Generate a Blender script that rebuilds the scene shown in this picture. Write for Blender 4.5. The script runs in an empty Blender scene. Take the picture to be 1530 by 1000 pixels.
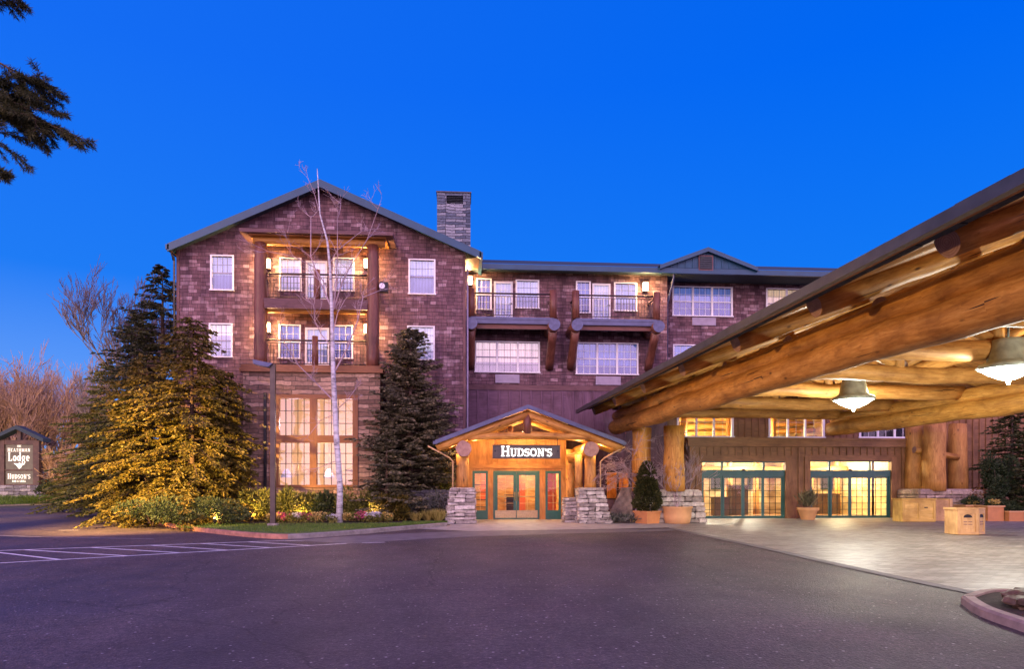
import bpy, math, random
from math import sin, cos, pi, radians, sqrt, atan2
from mathutils import Vector, noise
sc = bpy.context.scene
R = random.Random(7)
# ------------------------------------------------------------------ camera
FPX = 1020.0; PSI = math.atan(75/1020.0); CAMZ = 1.6; HOR = 724.0
cam = bpy.data.objects.new('camera', bpy.data.cameras.new('camera'))
sc.collection.objects.link(cam); sc.camera = cam
cam.location = (0, 0, CAMZ); cam.rotation_euler = (pi/2, 0, -PSI)
cam.data.sensor_width = 36; cam.data.lens = FPX/1530*36
cam.data.shift_y = (HOR-500)/1530; cam.data.clip_start = .1; cam.data.clip_end = 3000
# ------------------------------------------------------------------ world (clear dusk: blue ahead, afterglow behind the camera)
w = bpy.data.worlds.new('World'); sc.world = w; w.use_nodes = True
nt = w.node_tree; nt.nodes.clear(); N = nt.nodes.new; Lk = nt.links.new
tc = N('ShaderNodeTexCoord'); sep = N('ShaderNodeSeparateXYZ'); Lk(tc.outputs['Generated'], sep.inputs[0])
ramp = N('ShaderNodeValToRGB'); Lk(sep.outputs['Z'], ramp.inputs[0])
e = ramp.color_ramp.elements
e[0].position = 0.0; e[0].color = (.17, .40, .90, 1)
e[1].position = 1.0; e[1].color = (.0, .09, .66, 1)
for p_, c_ in ((.10, (.13, .34, .90, 1)), (.26, (.006, .18, .86, 1)), (.5, (.0, .128, .84, 1))):
    q = e.new(p_); q.color = c_
mg = N('ShaderNodeMapRange'); mg.inputs['From Min'].default_value = .15; mg.inputs['From Max'].default_value = -.75
mg.interpolation_type = 'SMOOTHSTEP'; Lk(sep.outputs['Y'], mg.inputs['Value'])
glow = N('ShaderNodeValToRGB'); Lk(sep.outputs['Z'], glow.inputs[0])
g = glow.color_ramp.elements
g[0].position = 0; g[0].color = (2.7, 1.75, 2.75, 1); g[1].position = .95; g[1].color = (.95, .62, 1.35, 1)
q = g.new(.45); q.color = (2.1, 1.3, 2.4, 1)
mx = N('ShaderNodeMix'); mx.data_type = 'RGBA'
Lk(mg.outputs[0], mx.inputs['Factor']); Lk(ramp.outputs[0], mx.inputs['A']); Lk(glow.outputs[0], mx.inputs['B'])
mr = N('ShaderNodeMapRange'); mr.inputs['From Min'].default_value = .5; mr.inputs['From Max'].default_value = -.9; mr.inputs['To Max'].default_value = .12; Lk(sep.outputs['X'], mr.inputs['Value'])
mx0 = N('ShaderNodeMix'); mx0.data_type = 'RGBA'; Lk(mr.outputs[0], mx0.inputs['Factor']); Lk(ramp.outputs[0], mx0.inputs['A']); mx0.inputs['B'].default_value = (.085, .29, .92, 1); Lk(mx0.outputs['Result'], mx.inputs['A'])
bg = N('ShaderNodeBackground'); bg.inputs['Strength'].default_value = 1.0; Lk(mx.outputs['Result'], bg.inputs[0])
wo = N('ShaderNodeOutputWorld'); Lk(bg.outputs[0], wo.inputs[0])
sc.view_settings.view_transform = 'Standard'; sc.view_settings.look = 'None'
sc.view_settings.exposure = 0.09; sc.view_settings.gamma = 1
# ------------------------------------------------------------------ low soft afterglow sun, behind the camera to the left
sl = bpy.data.lights.new('sun', 'SUN'); sl.energy = 1.1; sl.angle = radians(20); sl.color = (1, .66, .46)
so = bpy.data.objects.new('sun', sl); sc.collection.objects.link(so)
so.rotation_euler = (radians(76), 0, radians(-38))

def light(kind, loc, power, color, size=.1, target=None, spot=90, blend=.6, parent=None):
    l = bpy.data.lights.new('lamp_light', kind); l.energy = power; l.color = color
    if kind == 'AREA': l.size = size
    else: l.shadow_soft_size = size
    if kind == 'SPOT': l.spot_size = radians(spot); l.spot_blend = blend
    o = bpy.data.objects.new('lamp_light', l); sc.collection.objects.link(o)
    o.location = loc
    if target is not None:
        o.rotation_euler = (Vector(target)-Vector(loc)).to_track_quat('-Z', 'Y').to_euler()
    return o
WARM = (1, .58, .22); WARMW = (1, .78, .5)

# ------------------------------------------------------------------ projection helpers (photo pixel -> place in the world)
def ray(px, py):
    u = (px-765)/FPX; v = (HOR-py)/FPX
    return Vector((sin(PSI)+u*cos(PSI), cos(PSI)-u*sin(PSI), v))
def F(px, py, Y):                       # on plane y=Y
    r = ray(px, py); t = Y/r.y
    return r.x*t, CAMZ+r.z*t
def FX(px, Y): return F(px, 500, Y)[0]
def G(px, py):
    r = ray(px, py); t = -CAMZ/r.z
    return r.x*t, r.y*t

# ------------------------------------------------------------------ mesh builder
ORG = {}; ROT = {}
class MB:
    def __init__(s): s.v = []; s.f = []; s.uv = []; s.m = []; s.sm = []
    def face(s, idx, uv=None, m=0, sm=False):
        s.f.append(tuple(idx)); s.m.append(m); s.sm.append(sm)
        s.uv.append(uv if uv else [(0, 0)]*len(idx))
    def quad(s, a, b, c, d, m=0):
        i = len(s.v); s.v += [tuple(a), tuple(b), tuple(c), tuple(d)]
        A, B, D = Vector(a), Vector(b), Vector(d)
        lu = (B-A).length; lv = (D-A).length
        s.face((i, i+1, i+2, i+3), [(0, 0), (lu, 0), (lu, lv), (0, lv)] if lv > lu else [(0, 0), (0, lu), (lv, lu), (lv, 0)], m)
    def box(s, x0, x1, y0, y1, z0, z1, m=0, skip=''):
        if x0 > x1: x0, x1 = x1, x0
        if y0 > y1: y0, y1 = y1, y0
        if z0 > z1: z0, z1 = z1, z0
        P = [(x0,y0,z0),(x1,y0,z0),(x1,y1,z0),(x0,y1,z0),(x0,y0,z1),(x1,y0,z1),(x1,y1,z1),(x0,y1,z1)]
        s.hexa(P, m)
    def hexa(s, P, m=0):
        for q in ((3,2,1,0),(4,5,6,7),(0,1,5,4),(1,2,6,5),(2,3,7,6),(3,0,4,7)):
            s.quad(P[q[0]], P[q[1]], P[q[2]], P[q[3]], m)
    def jbox(s, c, d, j=.02, rot=0, m=0):      # jittered, slightly rounded stone block
        x, y, z = d[0]/2, d[1]/2, d[2]/2
        b = min(x, y, z)*.35; i = len(s.v); cr, sr = cos(rot), sin(rot)
        rings = [(-z, b), (-z+b, 0), (z-b, 0), (z, b)]
        for zz, ins in rings:
            for sx, sy in ((-1,-1),(1,-1),(1,1),(-1,1)):
                X = sx*(x-ins)+R.uniform(-j, j); Y = sy*(y-ins)+R.uniform(-j, j); Z = zz+R.uniform(-j, j)*.6
                s.v.append((c[0]+X*cr-Y*sr, c[1]+X*sr+Y*cr, c[2]+Z))
        for k in range(3):
            for q in range(4):
                a = i+k*4+q; b2 = i+k*4+(q+1) % 4
                s.face((a, b2, b2+4, a+4), None, m)
        s.face((i+3, i+2, i+1, i), None, m); s.face((i+12, i+13, i+14, i+15), None, m)
    def tube(s, pts, rad, n=10, m=0, em=None, wob=0, cap=True, sm=True):
        pts = [Vector(p) for p in pts]; k = len(pts); base = len(s.v)
        if not hasattr(rad, '__len__'): rad = [rad]*k
        d0 = (pts[1]-pts[0]).normalized()
        up = Vector((0, 0, 1)) if abs(d0.z) < .9 else Vector((1, 0, 0))
        a = d0.cross(up).normalized(); L = 0; off = R.uniform(0, 50)
        Ls = []
        for i, p in enumerate(pts):
            if i: L += (p-pts[i-1]).length
            Ls.append(L)
            d = (pts[min(i+1, k-1)]-pts[max(i-1, 0)]).normalized()
            a = (a-d*a.dot(d)).normalized(); b = d.cross(a)
            for j in range(n):
                t = 2*pi*j/n; r = rad[i]
                if wob: r *= 1+wob*noise.noise(Vector((cos(t)*1.1+off, sin(t)*1.1, L*.9)))*2
                q = p+(a*cos(t)+b*sin(t))*r; s.v.append((q.x, q.y, q.z))
        for i in range(k-1):
            for j in range(n):
                j2 = (j+1) % n; u0 = j/n*2*pi*rad[i]+off; u1 = (j+1)/n*2*pi*rad[i]+off
                s.face((base+i*n+j, base+i*n+j2, base+(i+1)*n+j2, base+(i+1)*n+j),
                       [(u0, Ls[i]), (u1, Ls[i]), (u1, Ls[i+1]), (u0, Ls[i+1])], m, sm)
        if cap:
            e_ = m if em is None else em
            cuv = [(cos(2*pi*j/n)*rad[0], sin(2*pi*j/n)*rad[0]) for j in range(n)]
            s.face(tuple(base+j for j in range(n))[::-1], cuv[::-1], e_)
            s.face(tuple(base+(k-1)*n+j for j in range(n)), cuv, e_)
    def log(s, p0, p1, r0, r1=None, n=18, seg=None, bend=.02, wob=.06, m=0, em=1):
        p0, p1 = Vector(p0), Vector(p1); L = (p1-p0).length; r1 = r0 if r1 is None else r1
        seg = seg or max(2, int(L/.45)); o = R.uniform(0, 99)
        pts = []; rr = []
        for i in range(seg+1):
            t = i/seg; w_ = sin(pi*t)
            pts.append(p0.lerp(p1, t)+Vector((noise.noise(Vector((o, t*L*.4, 0))), noise.noise(Vector((o, t*L*.4, 9))), noise.noise(Vector((o, t*L*.4, 19)))))*bend*2*w_)
            rr.append((r0+(r1-r0)*t)*(1+.035*noise.noise(Vector((o, 5, t*L*1.4)))*2))
        # soften the sawn end
        s.tube(pts, rr, n, m, em, wob)
    def build(s, name, mats, parent=None, org=None, frame=0):
        if org is None: org = ORG.get(parent.name, (0, 0, 0)) if parent else (0, 0, 0)
        me = bpy.data.meshes.new(name)
        ox, oy, oz = org
        me.from_pydata([(a-ox, b-oy, c-oz) for a, b, c in s.v], [], s.f)
        if not isinstance(mats, (list, tuple)): mats = [mats]
        for m_ in mats: me.materials.append(m_)
        nm = len(mats)-1
        me.polygons.foreach_set('material_index', [min(i, nm) for i in s.m])
        me.polygons.foreach_set('use_smooth', s.sm)
        uv = me.uv_layers.new(name='UVMap')
        uv.data.foreach_set('uv', [c for f in s.uv for t in f for c in t])
        me.update()
        o = bpy.data.objects.new(name, me); sc.collection.objects.link(o)
        if parent:
            po = ORG[parent.name]; o.parent = parent
            o.location = (org[0]-po[0], org[1]-po[1], org[2]-po[2])
        else:
            c, s_ = cos(frame), sin(frame)
            o.location = (org[0]*c-org[1]*s_, org[0]*s_+org[1]*c, org[2]); o.rotation_euler.z = frame
        ORG[o.name] = org
        return o
def tag(o, label=None, cat=None, group=None, kind=None):
    if label: o['label'] = label
    if cat: o['category'] = cat
    if group: o['group'] = group
    if kind: o['kind'] = kind
    return o
def empty(name, org, label, cat, group=None, frame=0):
    o = bpy.data.objects.new(name, None); sc.collection.objects.link(o)
    c, s_ = cos(frame), sin(frame)
    o.location = (org[0]*c-org[1]*s_, org[0]*s_+org[1]*c, org[2]); o.rotation_euler.z = frame
    o.empty_display_size = .3
    ORG[o.name] = org
    return tag(o, label, cat, group)

# ------------------------------------------------------------------ materials
def newmat(name):
    m = bpy.data.materials.new(name); m.use_nodes = True
    nt = m.node_tree; b = nt.nodes['Principled BSDF']
    return m, nt, b
def lin(c): return (*c, 1) if len(c) == 3 else c
class NT:
    def __init__(s, nt): s.nt = nt
    def n(s, t, **k):
        o = s.nt.nodes.new(t)
        for a, v in k.items():
            if hasattr(o, a): setattr(o, a, v)
        return o
    def l(s, a, b): s.nt.links.new(a, b)
    def coord(s, which='Object', scale=(1, 1, 1), rot=(0, 0, 0)):
        t = s.n('ShaderNodeTexCoord'); m = s.n('ShaderNodeMapping')
        m.inputs['Scale'].default_value = scale; m.inputs['Rotation'].default_value = rot
        s.l(t.outputs[which], m.inputs[0]); return m.outputs[0]
    def noise(s, vec, scale, detail=3, rough=.55, dist=0):
        o = s.n('ShaderNodeTexNoise'); o.inputs['Scale'].default_value = scale
        o.inputs['Detail'].default_value = detail; o.inputs['Roughness'].default_value = rough
        o.inputs['Distortion'].default_value = dist; s.l(vec, o.inputs['Vector']); return o.outputs['Fac']
    def ramp(s, fac, stops, interp='LINEAR'):
        o = s.n('ShaderNodeValToRGB'); o.color_ramp.interpolation = interp; e = o.color_ramp.elements
        e[0].position, e[0].color = stops[0][0], lin(stops[0][1]); e[1].position, e[1].color = stops[-1][0], lin(stops[-1][1])
        for p, c in stops[1:-1]: x = e.new(p); x.color = lin(c)
        s.l(fac, o.inputs[0]); return o.outputs[0]
    def mix(s, a, b, f, mode='MIX'):
        o = s.n('ShaderNodeMix'); o.data_type = 'RGBA'; o.blend_type = mode
        for v, k in ((f, 'Factor'), (a, 'A'), (b, 'B')):
            if hasattr(v, 'is_output'): s.l(v, o.inputs[k])
            elif k == 'Factor': o.inputs[0].default_value = v
            else: o.inputs[k].default_value = lin(v)
        return o.outputs['Result']
    def math(s, a, b, op='MULTIPLY'):
        o = s.n('ShaderNodeMath'); o.operation = op
        for i, v in enumerate((a, b)):
            if hasattr(v, 'is_output'): s.l(v, o.inputs[i])
            else: o.inputs[i].default_value = v
        return o.outputs[0]
    def bump(s, h, b, strength=.4, dist=.02):
        o = s.n('ShaderNodeBump'); o.inputs['Strength'].default_value = strength; o.inputs['Distance'].default_value = dist
        s.l(h, o.inputs['Height']); s.l(o.outputs[0], b.inputs['Normal'])
def simple(name, col, rough=.6, metal=0, var=.25, scale=6, bump=0, spec=.5, emit=None, es=0):
    m, nt, b = newmat(name); t = NT(nt)
    v = t.coord('Object'); f = t.noise(v, scale, 4)
    d = tuple(c*(1-var) for c in col); h = tuple(min(1, c*(1+var)) for c in col)
    t.l(t.ramp(f, [(.3, d), (.7, h)]), b.inputs['Base Color'])
    b.inputs['Roughness'].default_value = rough; b.inputs['Metallic'].default_value = metal
    b.inputs['Specular IOR Level'].default_value = spec
    if bump: t.bump(t.noise(v, scale*5, 3), b, bump, .01)
    if emit: b.inputs['Emission Color'].default_value = lin(emit); b.inputs['Emission Strength'].default_value = es
    return m
def wallvec(t):          # (x+y, z) so it works on walls facing either way
    c = t.n('ShaderNodeTexCoord'); s_ = t.n('ShaderNodeSeparateXYZ'); t.l(c.outputs['Object'], s_.inputs[0])
    cb = t.n('ShaderNodeCombineXYZ'); t.l(t.math(s_.outputs[0], s_.outputs[1], 'ADD'), cb.inputs[0]); t.l(s_.outputs[2], cb.inputs[1])
    return cb.outputs[0], c.outputs['Object']
def shingle_mat(name, c1, c2, c3, w=.26, h=.19):
    m, nt, b = newmat(name); t = NT(nt); v, ob = wallvec(t)
    ds = t.n('ShaderNodeVectorMath'); ds.operation = 'ADD'
    nn = t.n('ShaderNodeTexNoise'); nn.inputs['Scale'].default_value = 3.2; t.l(ob, nn.inputs['Vector'])
    sub = t.n('ShaderNodeVectorMath'); sub.operation = 'SCALE'; sub.inputs['Scale'].default_value = .06; t.l(nn.outputs['Color'], sub.inputs[0])
    t.l(v, ds.inputs[0]); t.l(sub.outputs[0], ds.inputs[1])
    br = t.n('ShaderNodeTexBrick'); br.offset = .37; br.squash = .7; br.squash_frequency = 3
    for k, x in (('Scale', 1), ('Brick Width', w), ('Row Height', h), ('Mortar Size', .0055), ('Mortar Smooth', .3), ('Bias', 0)): br.inputs[k].default_value = x
    br.inputs['Color1'].default_value = (0, 0, 0, 1); br.inputs['Color2'].default_value = (1, 1, 1, 1); br.inputs['Mortar'].default_value = (.5, .5, .5, 1)
    t.l(ds.outputs[0], br.inputs['Vector'])
    n2 = t.noise(t.coord('Object', (.9, .9, 3.0)), 1.6, 5, .7); col = t.ramp(t.math(t.math(br.outputs['Color'], .48), t.math(n2, .70), 'ADD'), [(.2, c1), (.55, c2), (.68, c2), (.95, c3)])
    stk = t.noise(t.coord('Object', (1.7, 1.7, .16)), 1.4, 4, .65); col = t.mix(col, t.ramp(stk, [(.36, (.52, .50, .56)), (.5, (1, 1, 1)), (.7, (1.22, 1.18, 1.15))]), .85, 'MULTIPLY')
    big = t.noise(ob, .45, 3); col = t.mix(col, (.55, .5, .62), t.ramp(big, [(.4, (0, 0, 0)), (.75, (.38, .38, .38))]), 'MULTIPLY')
    grain = t.noise(t.coord('Object', (22, 22, 2.0)), 1.0, 4)
    col = t.mix(col, t.ramp(grain, [(.25, (.55, .55, .55)), (.75, (1.35, 1.35, 1.35))]), .75, 'MULTIPLY')
    col = t.mix(col, (.012, .009, .01), br.outputs['Fac'])
    t.l(col, b.inputs['Base Color']); b.inputs['Roughness'].default_value = .75; b.inputs['Specular IOR Level'].default_value = .3
    # each course is thickest at its butt: sawtooth over the row height
    s_ = t.n('ShaderNodeSeparateXYZ'); t.l(ds.outputs[0], s_.inputs[0])
    fr = t.math(t.math(s_.outputs[1], 1/h), 1, 'MODULO'); 
    hh = t.math(t.math(fr, -1.2), t.math(br.outputs['Color'], .5), 'ADD')
    hh = t.math(hh, t.math(br.outputs['Fac'], -.8), 'ADD'); hh = t.math(hh, t.math(grain, .35), 'ADD')
    t.bump(hh, b, 1, .04)
    return m
def ashlar_mat(name, c1, c2, c3, w=.5, h=.19, mortar=(.12, .09, .07)):
    m, nt, b = newmat(name); t = NT(nt); v, ob = wallvec(t)
    ds = t.n('ShaderNodeVectorMath'); ds.operation = 'ADD'
    nn = t.n('ShaderNodeTexNoise'); nn.inputs['Scale'].default_value = 2.0; t.l(ob, nn.inputs['Vector'])
    sub = t.n('ShaderNodeVectorMath'); sub.operation = 'SCALE'; sub.inputs['Scale'].default_value = .17; t.l(nn.outputs['Color'], sub.inputs[0])
    t.l(v, ds.inputs[0]); t.l(sub.outputs[0], ds.inputs[1])
    br = t.n('ShaderNodeTexBrick'); br.offset = .41; br.squash = 1.7; br.squash_frequency = 2
    for k, x in (('Scale', 1), ('Brick Width', w), ('Row Height', h), ('Mortar Size', .014), ('Mortar Smooth', .6), ('Bias', 0)): br.inputs[k].default_value = x
    br.inputs['Color1'].default_value = (0, 0, 0, 1); br.inputs['Color2'].default_value = (1, 1, 1, 1); br.inputs['Mortar'].default_value = (.5, .5, .5, 1)
    t.l(ds.outputs[0], br.inputs['Vector'])
    col = t.ramp(br.outputs['Color'], [(0, c1), (.5, c2), (1, c3)])
    fine = t.noise(ob, 9, 5, .65)
    col = t.mix(col, t.ramp(fine, [(.3, (.6, .6, .6)), (.7, (1.3, 1.3, 1.3))]), .8, 'MULTIPLY')
    col = t.mix(col, mortar, br.outputs['Fac'])
    t.l(col, b.inputs['Base Color']); b.inputs['Roughness'].default_value = .9; b.inputs['Specular IOR Level'].default_value = .25
    hh = t.math(t.math(br.outputs['Fac'], -1), t.math(fine, .9), 'ADD'); hh = t.math(hh, t.math(br.outputs['Color'], .4), 'ADD')
    t.bump(hh, b, .9, .03)
    return m
def wood_mat(name, c1, c2, c3, rough=.42, spec=.5, grain=26, knots=True):
    m, nt, b = newmat(name); t = NT(nt)
    v = t.coord('UV', (grain, 1.9, 1)); f = t.noise(v, 1, 5, .62, .6)
    big = t.noise(t.coord('UV', (2.2, .5, 1)), 1, 3)
    col = t.ramp(f, [(.22, c1), (.5, c2), (.78, c3)])
    col = t.mix(col, t.ramp(big, [(.3, (.62, .55, .5)), (.68, (1.18, 1.15, 1.1))]), .8, 'MULTIPLY')
    obn = t.noise(t.coord('Object'), 1.3, 4)
    col = t.mix(col, t.ramp(obn, [(.34, (.5, .42, .36)), (.5, (1, 1, 1))]), .6, 'MULTIPLY')
    if knots:
        vo = t.n('ShaderNodeTexVoronoi'); vo.inputs['Scale'].default_value = 1; t.l(t.coord('UV', (3.4, 1.5, 1)), vo.inputs['Vector'])
        kf = t.ramp(vo.outputs['Distance'], [(.05, (1, 1, 1)), (.13, (0, 0, 0))])
        col = t.mix(col, (.05, .018, .006), t.math(kf, .85))
        cr = t.noise(t.coord('UV', (9, .35, 1)), 1, 2)           # long drying checks
        col = t.mix(col, (.04, .015, .006), t.ramp(cr, [(.305, (1, 1, 1)), (.33, (0, 0, 0))])); sp2 = t.noise(t.coord('UV', (6, 2.2, 1)), 2.5, 5, .75); col = t.mix(col, (.10, .035, .01), t.ramp(sp2, [(.56, (0, 0, 0)), (.74, (.55, .55, .55))]))
    t.l(col, b.inputs['Base Color']); b.inputs['Roughness'].default_value = rough; b.inputs['Specular IOR Level'].default_value = spec
    t.bump(f, b, .35, .012)
    return m
M = {}
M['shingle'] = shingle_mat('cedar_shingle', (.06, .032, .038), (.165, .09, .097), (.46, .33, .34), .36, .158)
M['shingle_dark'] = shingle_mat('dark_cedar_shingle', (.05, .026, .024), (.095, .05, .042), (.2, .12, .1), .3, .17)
M['roof'] = simple('roof_shingle', (.025, .042, .055), .9, 0, .4, 14, .3)
M['fascia'] = simple('green_fascia', (.007, .06, .11), .4, 0, .15, 2)
M['dormer'] = simple('green_board', (.007, .06, .11), .55, 0, .2, 3)
M['gutter'] = simple('dark_gutter', (.05, .05, .05), .35, .3, .3, 3)
M['chimney'] = ashlar_mat('chimney_stone', (.06, .08, .11), (.13, .16, .2), (.32, .34, .36), .5, .14, (.03, .03, .035))
M['ashlar'] = ashlar_mat('bay_stone', (.16, .10, .07), (.27, .175, .12), (.48, .33, .23), .5, .18, (.10, .09, .065))
M['board'] = wood_mat('stained_board', (.085, .048, .075), (.14, .078, .115), (.18, .105, .15), .6, .3, 20, False)
M['board_tan'] = wood_mat('tan_stained_board', (.15, .075, .032), (.25, .13, .055), (.33, .18, .08), .55, .35, 20, False)
M['board_gold'] = wood_mat('golden_board', (.30, .13, .035), (.46, .22, .06), (.6, .31, .1), .5, .4, 16, False)
M['trim'] = wood_mat('bay_window_trim', (.17, .07, .028), (.25, .11, .04), (.32, .15, .055), .5, .35, 14, False)
M['band'] = wood_mat('band_board', (.10, .055, .06), (.15, .08, .085), (.19, .11, .1), .6, .3, 14, False)
M['log'] = wood_mat('peeled_log', (.26, .11, .024), (.50, .245, .05), (.68, .41, .12), .55, .3, 15)
M['log_pale'] = wood_mat('pale_peeled_log', (.28, .12, .028), (.50, .25, .065), (.66, .38, .12), .55, .3, 15)
M['log_red'] = wood_mat('stained_log', (.09, .035, .022), (.17, .065, .04), (.24, .1, .06), .45, .4, 14)
def end_mat(name, c1, c2):
    m, nt, b = newmat(name); t = NT(nt)
    wv = t.n('ShaderNodeTexWave'); wv.wave_type = 'RINGS'; wv.rings_direction = 'Z'
    wv.inputs['Scale'].default_value = 9; wv.inputs['Distortion'].default_value = 1.5; wv.inputs['Detail'].default_value = 2
    t.l(t.coord('UV'), wv.inputs['Vector'])
    c = t.mix(c1, c2, wv.outputs['Fac']); n_ = t.noise(t.coord('UV', (3, 3, 3)), 2, 4)
    c = t.mix(c, t.ramp(n_, [(.3, (.55, .5, .5)), (.7, (1.1, 1.1, 1.1))]), .8, 'MULTIPLY')
    t.l(c, b.inputs['Base Color']); b.inputs['Roughness'].default_value = .7
    return m
M['log_end'] = end_mat('sawn_log_end', (.34, .19, .13), (.46, .29, .21))
M['log_end_blue'] = end_mat('painted_log_end', (.10, .115, .20), (.14, .16, .26))
M['paint_blue'] = simple('slate_painted_steel', (.085, .1, .17), .45, .1, .2, 3)
M['white'] = simple('white_vinyl', (.8, .8, .8), .4, 0, .04, 3)
M['muntin_grey'] = simple('backlit_muntin', (.30, .28, .34), .5, 0, .05, 3)  # white bars painted grey: their backlit dimness is put into the colour
M['white_door'] = simple('white_door_paint', (.68, .68, .7), .45, 0, .06, 3)
M['bronze'] = simple('bronze_metal', (.06, .035, .03), .4, .5, .3, 4)
M['rail'] = simple('rail_metal', (.05, .03, .028), .45, .3, .2, 4)
M['black'] = simple('black_metal', (.012, .012, .013), .4, .3, .3, 5)
M['green_door'] = simple('green_painted_frame', (.025, .105, .095), .38, 0, .15, 3)
M['steel'] = simple('brushed_steel', (.42, .33, .17), .35, 1, .15, 12)
M['louver'] = simple('vent_louver', (.02, .03, .035), .6, 0, .3, 6)
M['ac'] = simple('grille_paint', (.36, .32, .40), .55, 0, .12, 4)
M['vent'] = M['louver']
def glass_mat(name, refl=.16, tint=(.95, .97, 1)):
    m, nt, b = newmat(name); t = NT(nt); nt.nodes.remove(b)
    g_ = t.n('ShaderNodeBsdfGlossy'); g_.inputs['Roughness'].default_value = .03; g_.inputs['Color'].default_value = (1, 1, 1, 1)
    tr = t.n('ShaderNodeBsdfTransparent'); tr.inputs['Color'].default_value = lin(tint)
    lw = t.n('ShaderNodeFresnel'); lw.inputs['IOR'].default_value = 1.5
    f = t.math(t.math(lw.outputs[0], 1.2), refl, 'ADD'); mxn = t.n('ShaderNodeMixShader')
    bp = t.n('ShaderNodeBump'); bp.inputs['Strength'].default_value = .12; bp.inputs['Distance'].default_value = .05
    t.l(t.noise(t.coord('Object'), .9, 2), bp.inputs['Height']); t.l(bp.outputs[0], g_.inputs['Normal'])
    t.l(f, mxn.inputs[0]); t.l(tr.outputs[0], mxn.inputs[1]); t.l(g_.outputs[0], mxn.inputs[2])
    o = [n_ for n_ in nt.nodes if n_.type == 'OUTPUT_MATERIAL'][0]; t.l(mxn.outputs[0], o.inputs[0])
    return m
M['glass'] = glass_mat('window_glass', .07)
M['glass_clear'] = glass_mat('door_glass', -.01)
def curtain_mat(name, top, bot, strength, folds=14):
    m, nt, b = newmat(name); t = NT(nt)
    wv = t.n('ShaderNodeTexWave'); wv.bands_direction = 'X'; wv.inputs['Scale'].default_value = folds/6; wv.inputs['Distortion'].default_value = 2.2
    wv.inputs['Detail'].default_value = 2; t.l(t.coord('Object'), wv.inputs['Vector'])
    tcn = t.n('ShaderNodeTexCoord'); s_ = t.n('ShaderNodeSeparateXYZ'); t.l(tcn.outputs['Generated'], s_.inputs[0])
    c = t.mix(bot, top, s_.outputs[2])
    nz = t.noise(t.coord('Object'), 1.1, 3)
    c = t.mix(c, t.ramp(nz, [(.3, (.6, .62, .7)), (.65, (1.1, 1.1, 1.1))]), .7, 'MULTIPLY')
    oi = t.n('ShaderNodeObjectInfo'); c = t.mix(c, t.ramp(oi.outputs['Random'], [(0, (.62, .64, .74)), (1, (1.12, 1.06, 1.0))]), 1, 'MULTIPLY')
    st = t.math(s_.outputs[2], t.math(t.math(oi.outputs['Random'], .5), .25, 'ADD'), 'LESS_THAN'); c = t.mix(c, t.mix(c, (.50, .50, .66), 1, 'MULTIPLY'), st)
    c2 = t.mix(c, t.ramp(wv.outputs['Fac'], [(0, (.72, .72, .74)), (1, (1, 1, 1))]), .8, 'MULTIPLY')
    t.l(c2, b.inputs['Base Color']); t.l(c2, b.inputs['Emission Color']); b.inputs['Emission Strength'].default_value = strength  # window brightness is put into the cloth as its own glow
    b.inputs['Roughness'].default_value = .9
    return m
M['cur_white'] = curtain_mat('lit_sheer_white', (.95, .88, .86), (.8, .74, .84), .72)
M['cur_sky'] = curtain_mat('sky_reflect_blue', (.22, .33, .72), (.16, .24, .62), .42)  # sky reflected in the panes, put into the cloth's colour and glow
M['cur_pale'] = curtain_mat('pale_sheer', (.62, .64, .80), (.50, .52, .74), .62)
M['cur_pink'] = curtain_mat('lit_sheer_pink', (1.0, .80, .66), (.92, .66, .60), .8)
M['cur_warm'] = curtain_mat('lit_sheer_warm', (1.0, .72, .42), (.95, .6, .3), .85)
M['dark_room'] = simple('unlit_room', (.03, .03, .05), .8, 0, .3, 2)  # flat dark sheet behind the panes, darkness of the room put into its colour
M['inner_wood'] = wood_mat('lobby_wood', (.38, .15, .035), (.6, .29, .075), (.78, .46, .15), .5, .4, 9, False)
M['inner_red'] = simple('red_orange_panel', (.55, .09, .02), .5, 0, .15, 2)
M['inner_floor'] = simple('lobby_floor', (.35, .2, .1), .25, 0, .2, 2)
M['inner_white'] = simple('cream_plaster', (.75, .62, .42), .7, 0, .08, 1)
M['inner_cream'] = wood_mat('cream_panelling', (.5, .36, .17), (.66, .52, .28), (.78, .66, .42), .5, .3, 5, False)
M['counter'] = simple('dark_furniture', (.05, .022, .012), .4, 0, .3, 4)
M['glow_warm'] = simple('warm_lamp_glass', (1, .8, .5), .4, 0, 0, 1, emit=(1, .72, .38), es=9)
M['glow_cool'] = simple('cool_lamp_glass', (1, 1, .95), .4, 0, 0, 1, emit=(.93, 1, .92), es=4.5)
M['aqua'] = simple('pendant_green_metal', (.42, .48, .40), .4, .2, .25, 6)
M['letter_lit'] = simple('lit_letter', (.9, .88, .8), .5, 0, 0, 1, emit=(1, .97, .88), es=2.0)
M['letter_sign'] = simple('sign_letter', (.85, .82, .7), .5, 0, 0, 1, emit=(1, .93, .75), es=.75)
M['dark_timber'] = simple('dark_timber', (.06, .032, .02), .6, 0, .4, 3)
M['letter_edge'] = simple('letter_shadow_edge', (.02, .02, .02), .5)
M['sign_face'] = simple('pewter_sign_face', (.07, .062, .05), .45, .3, .35, 3)
M['sign_olive'] = simple('olive_sign_face', (.085, .085, .05), .5, 0, .25, 3)
M['ledge'] = None
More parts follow.
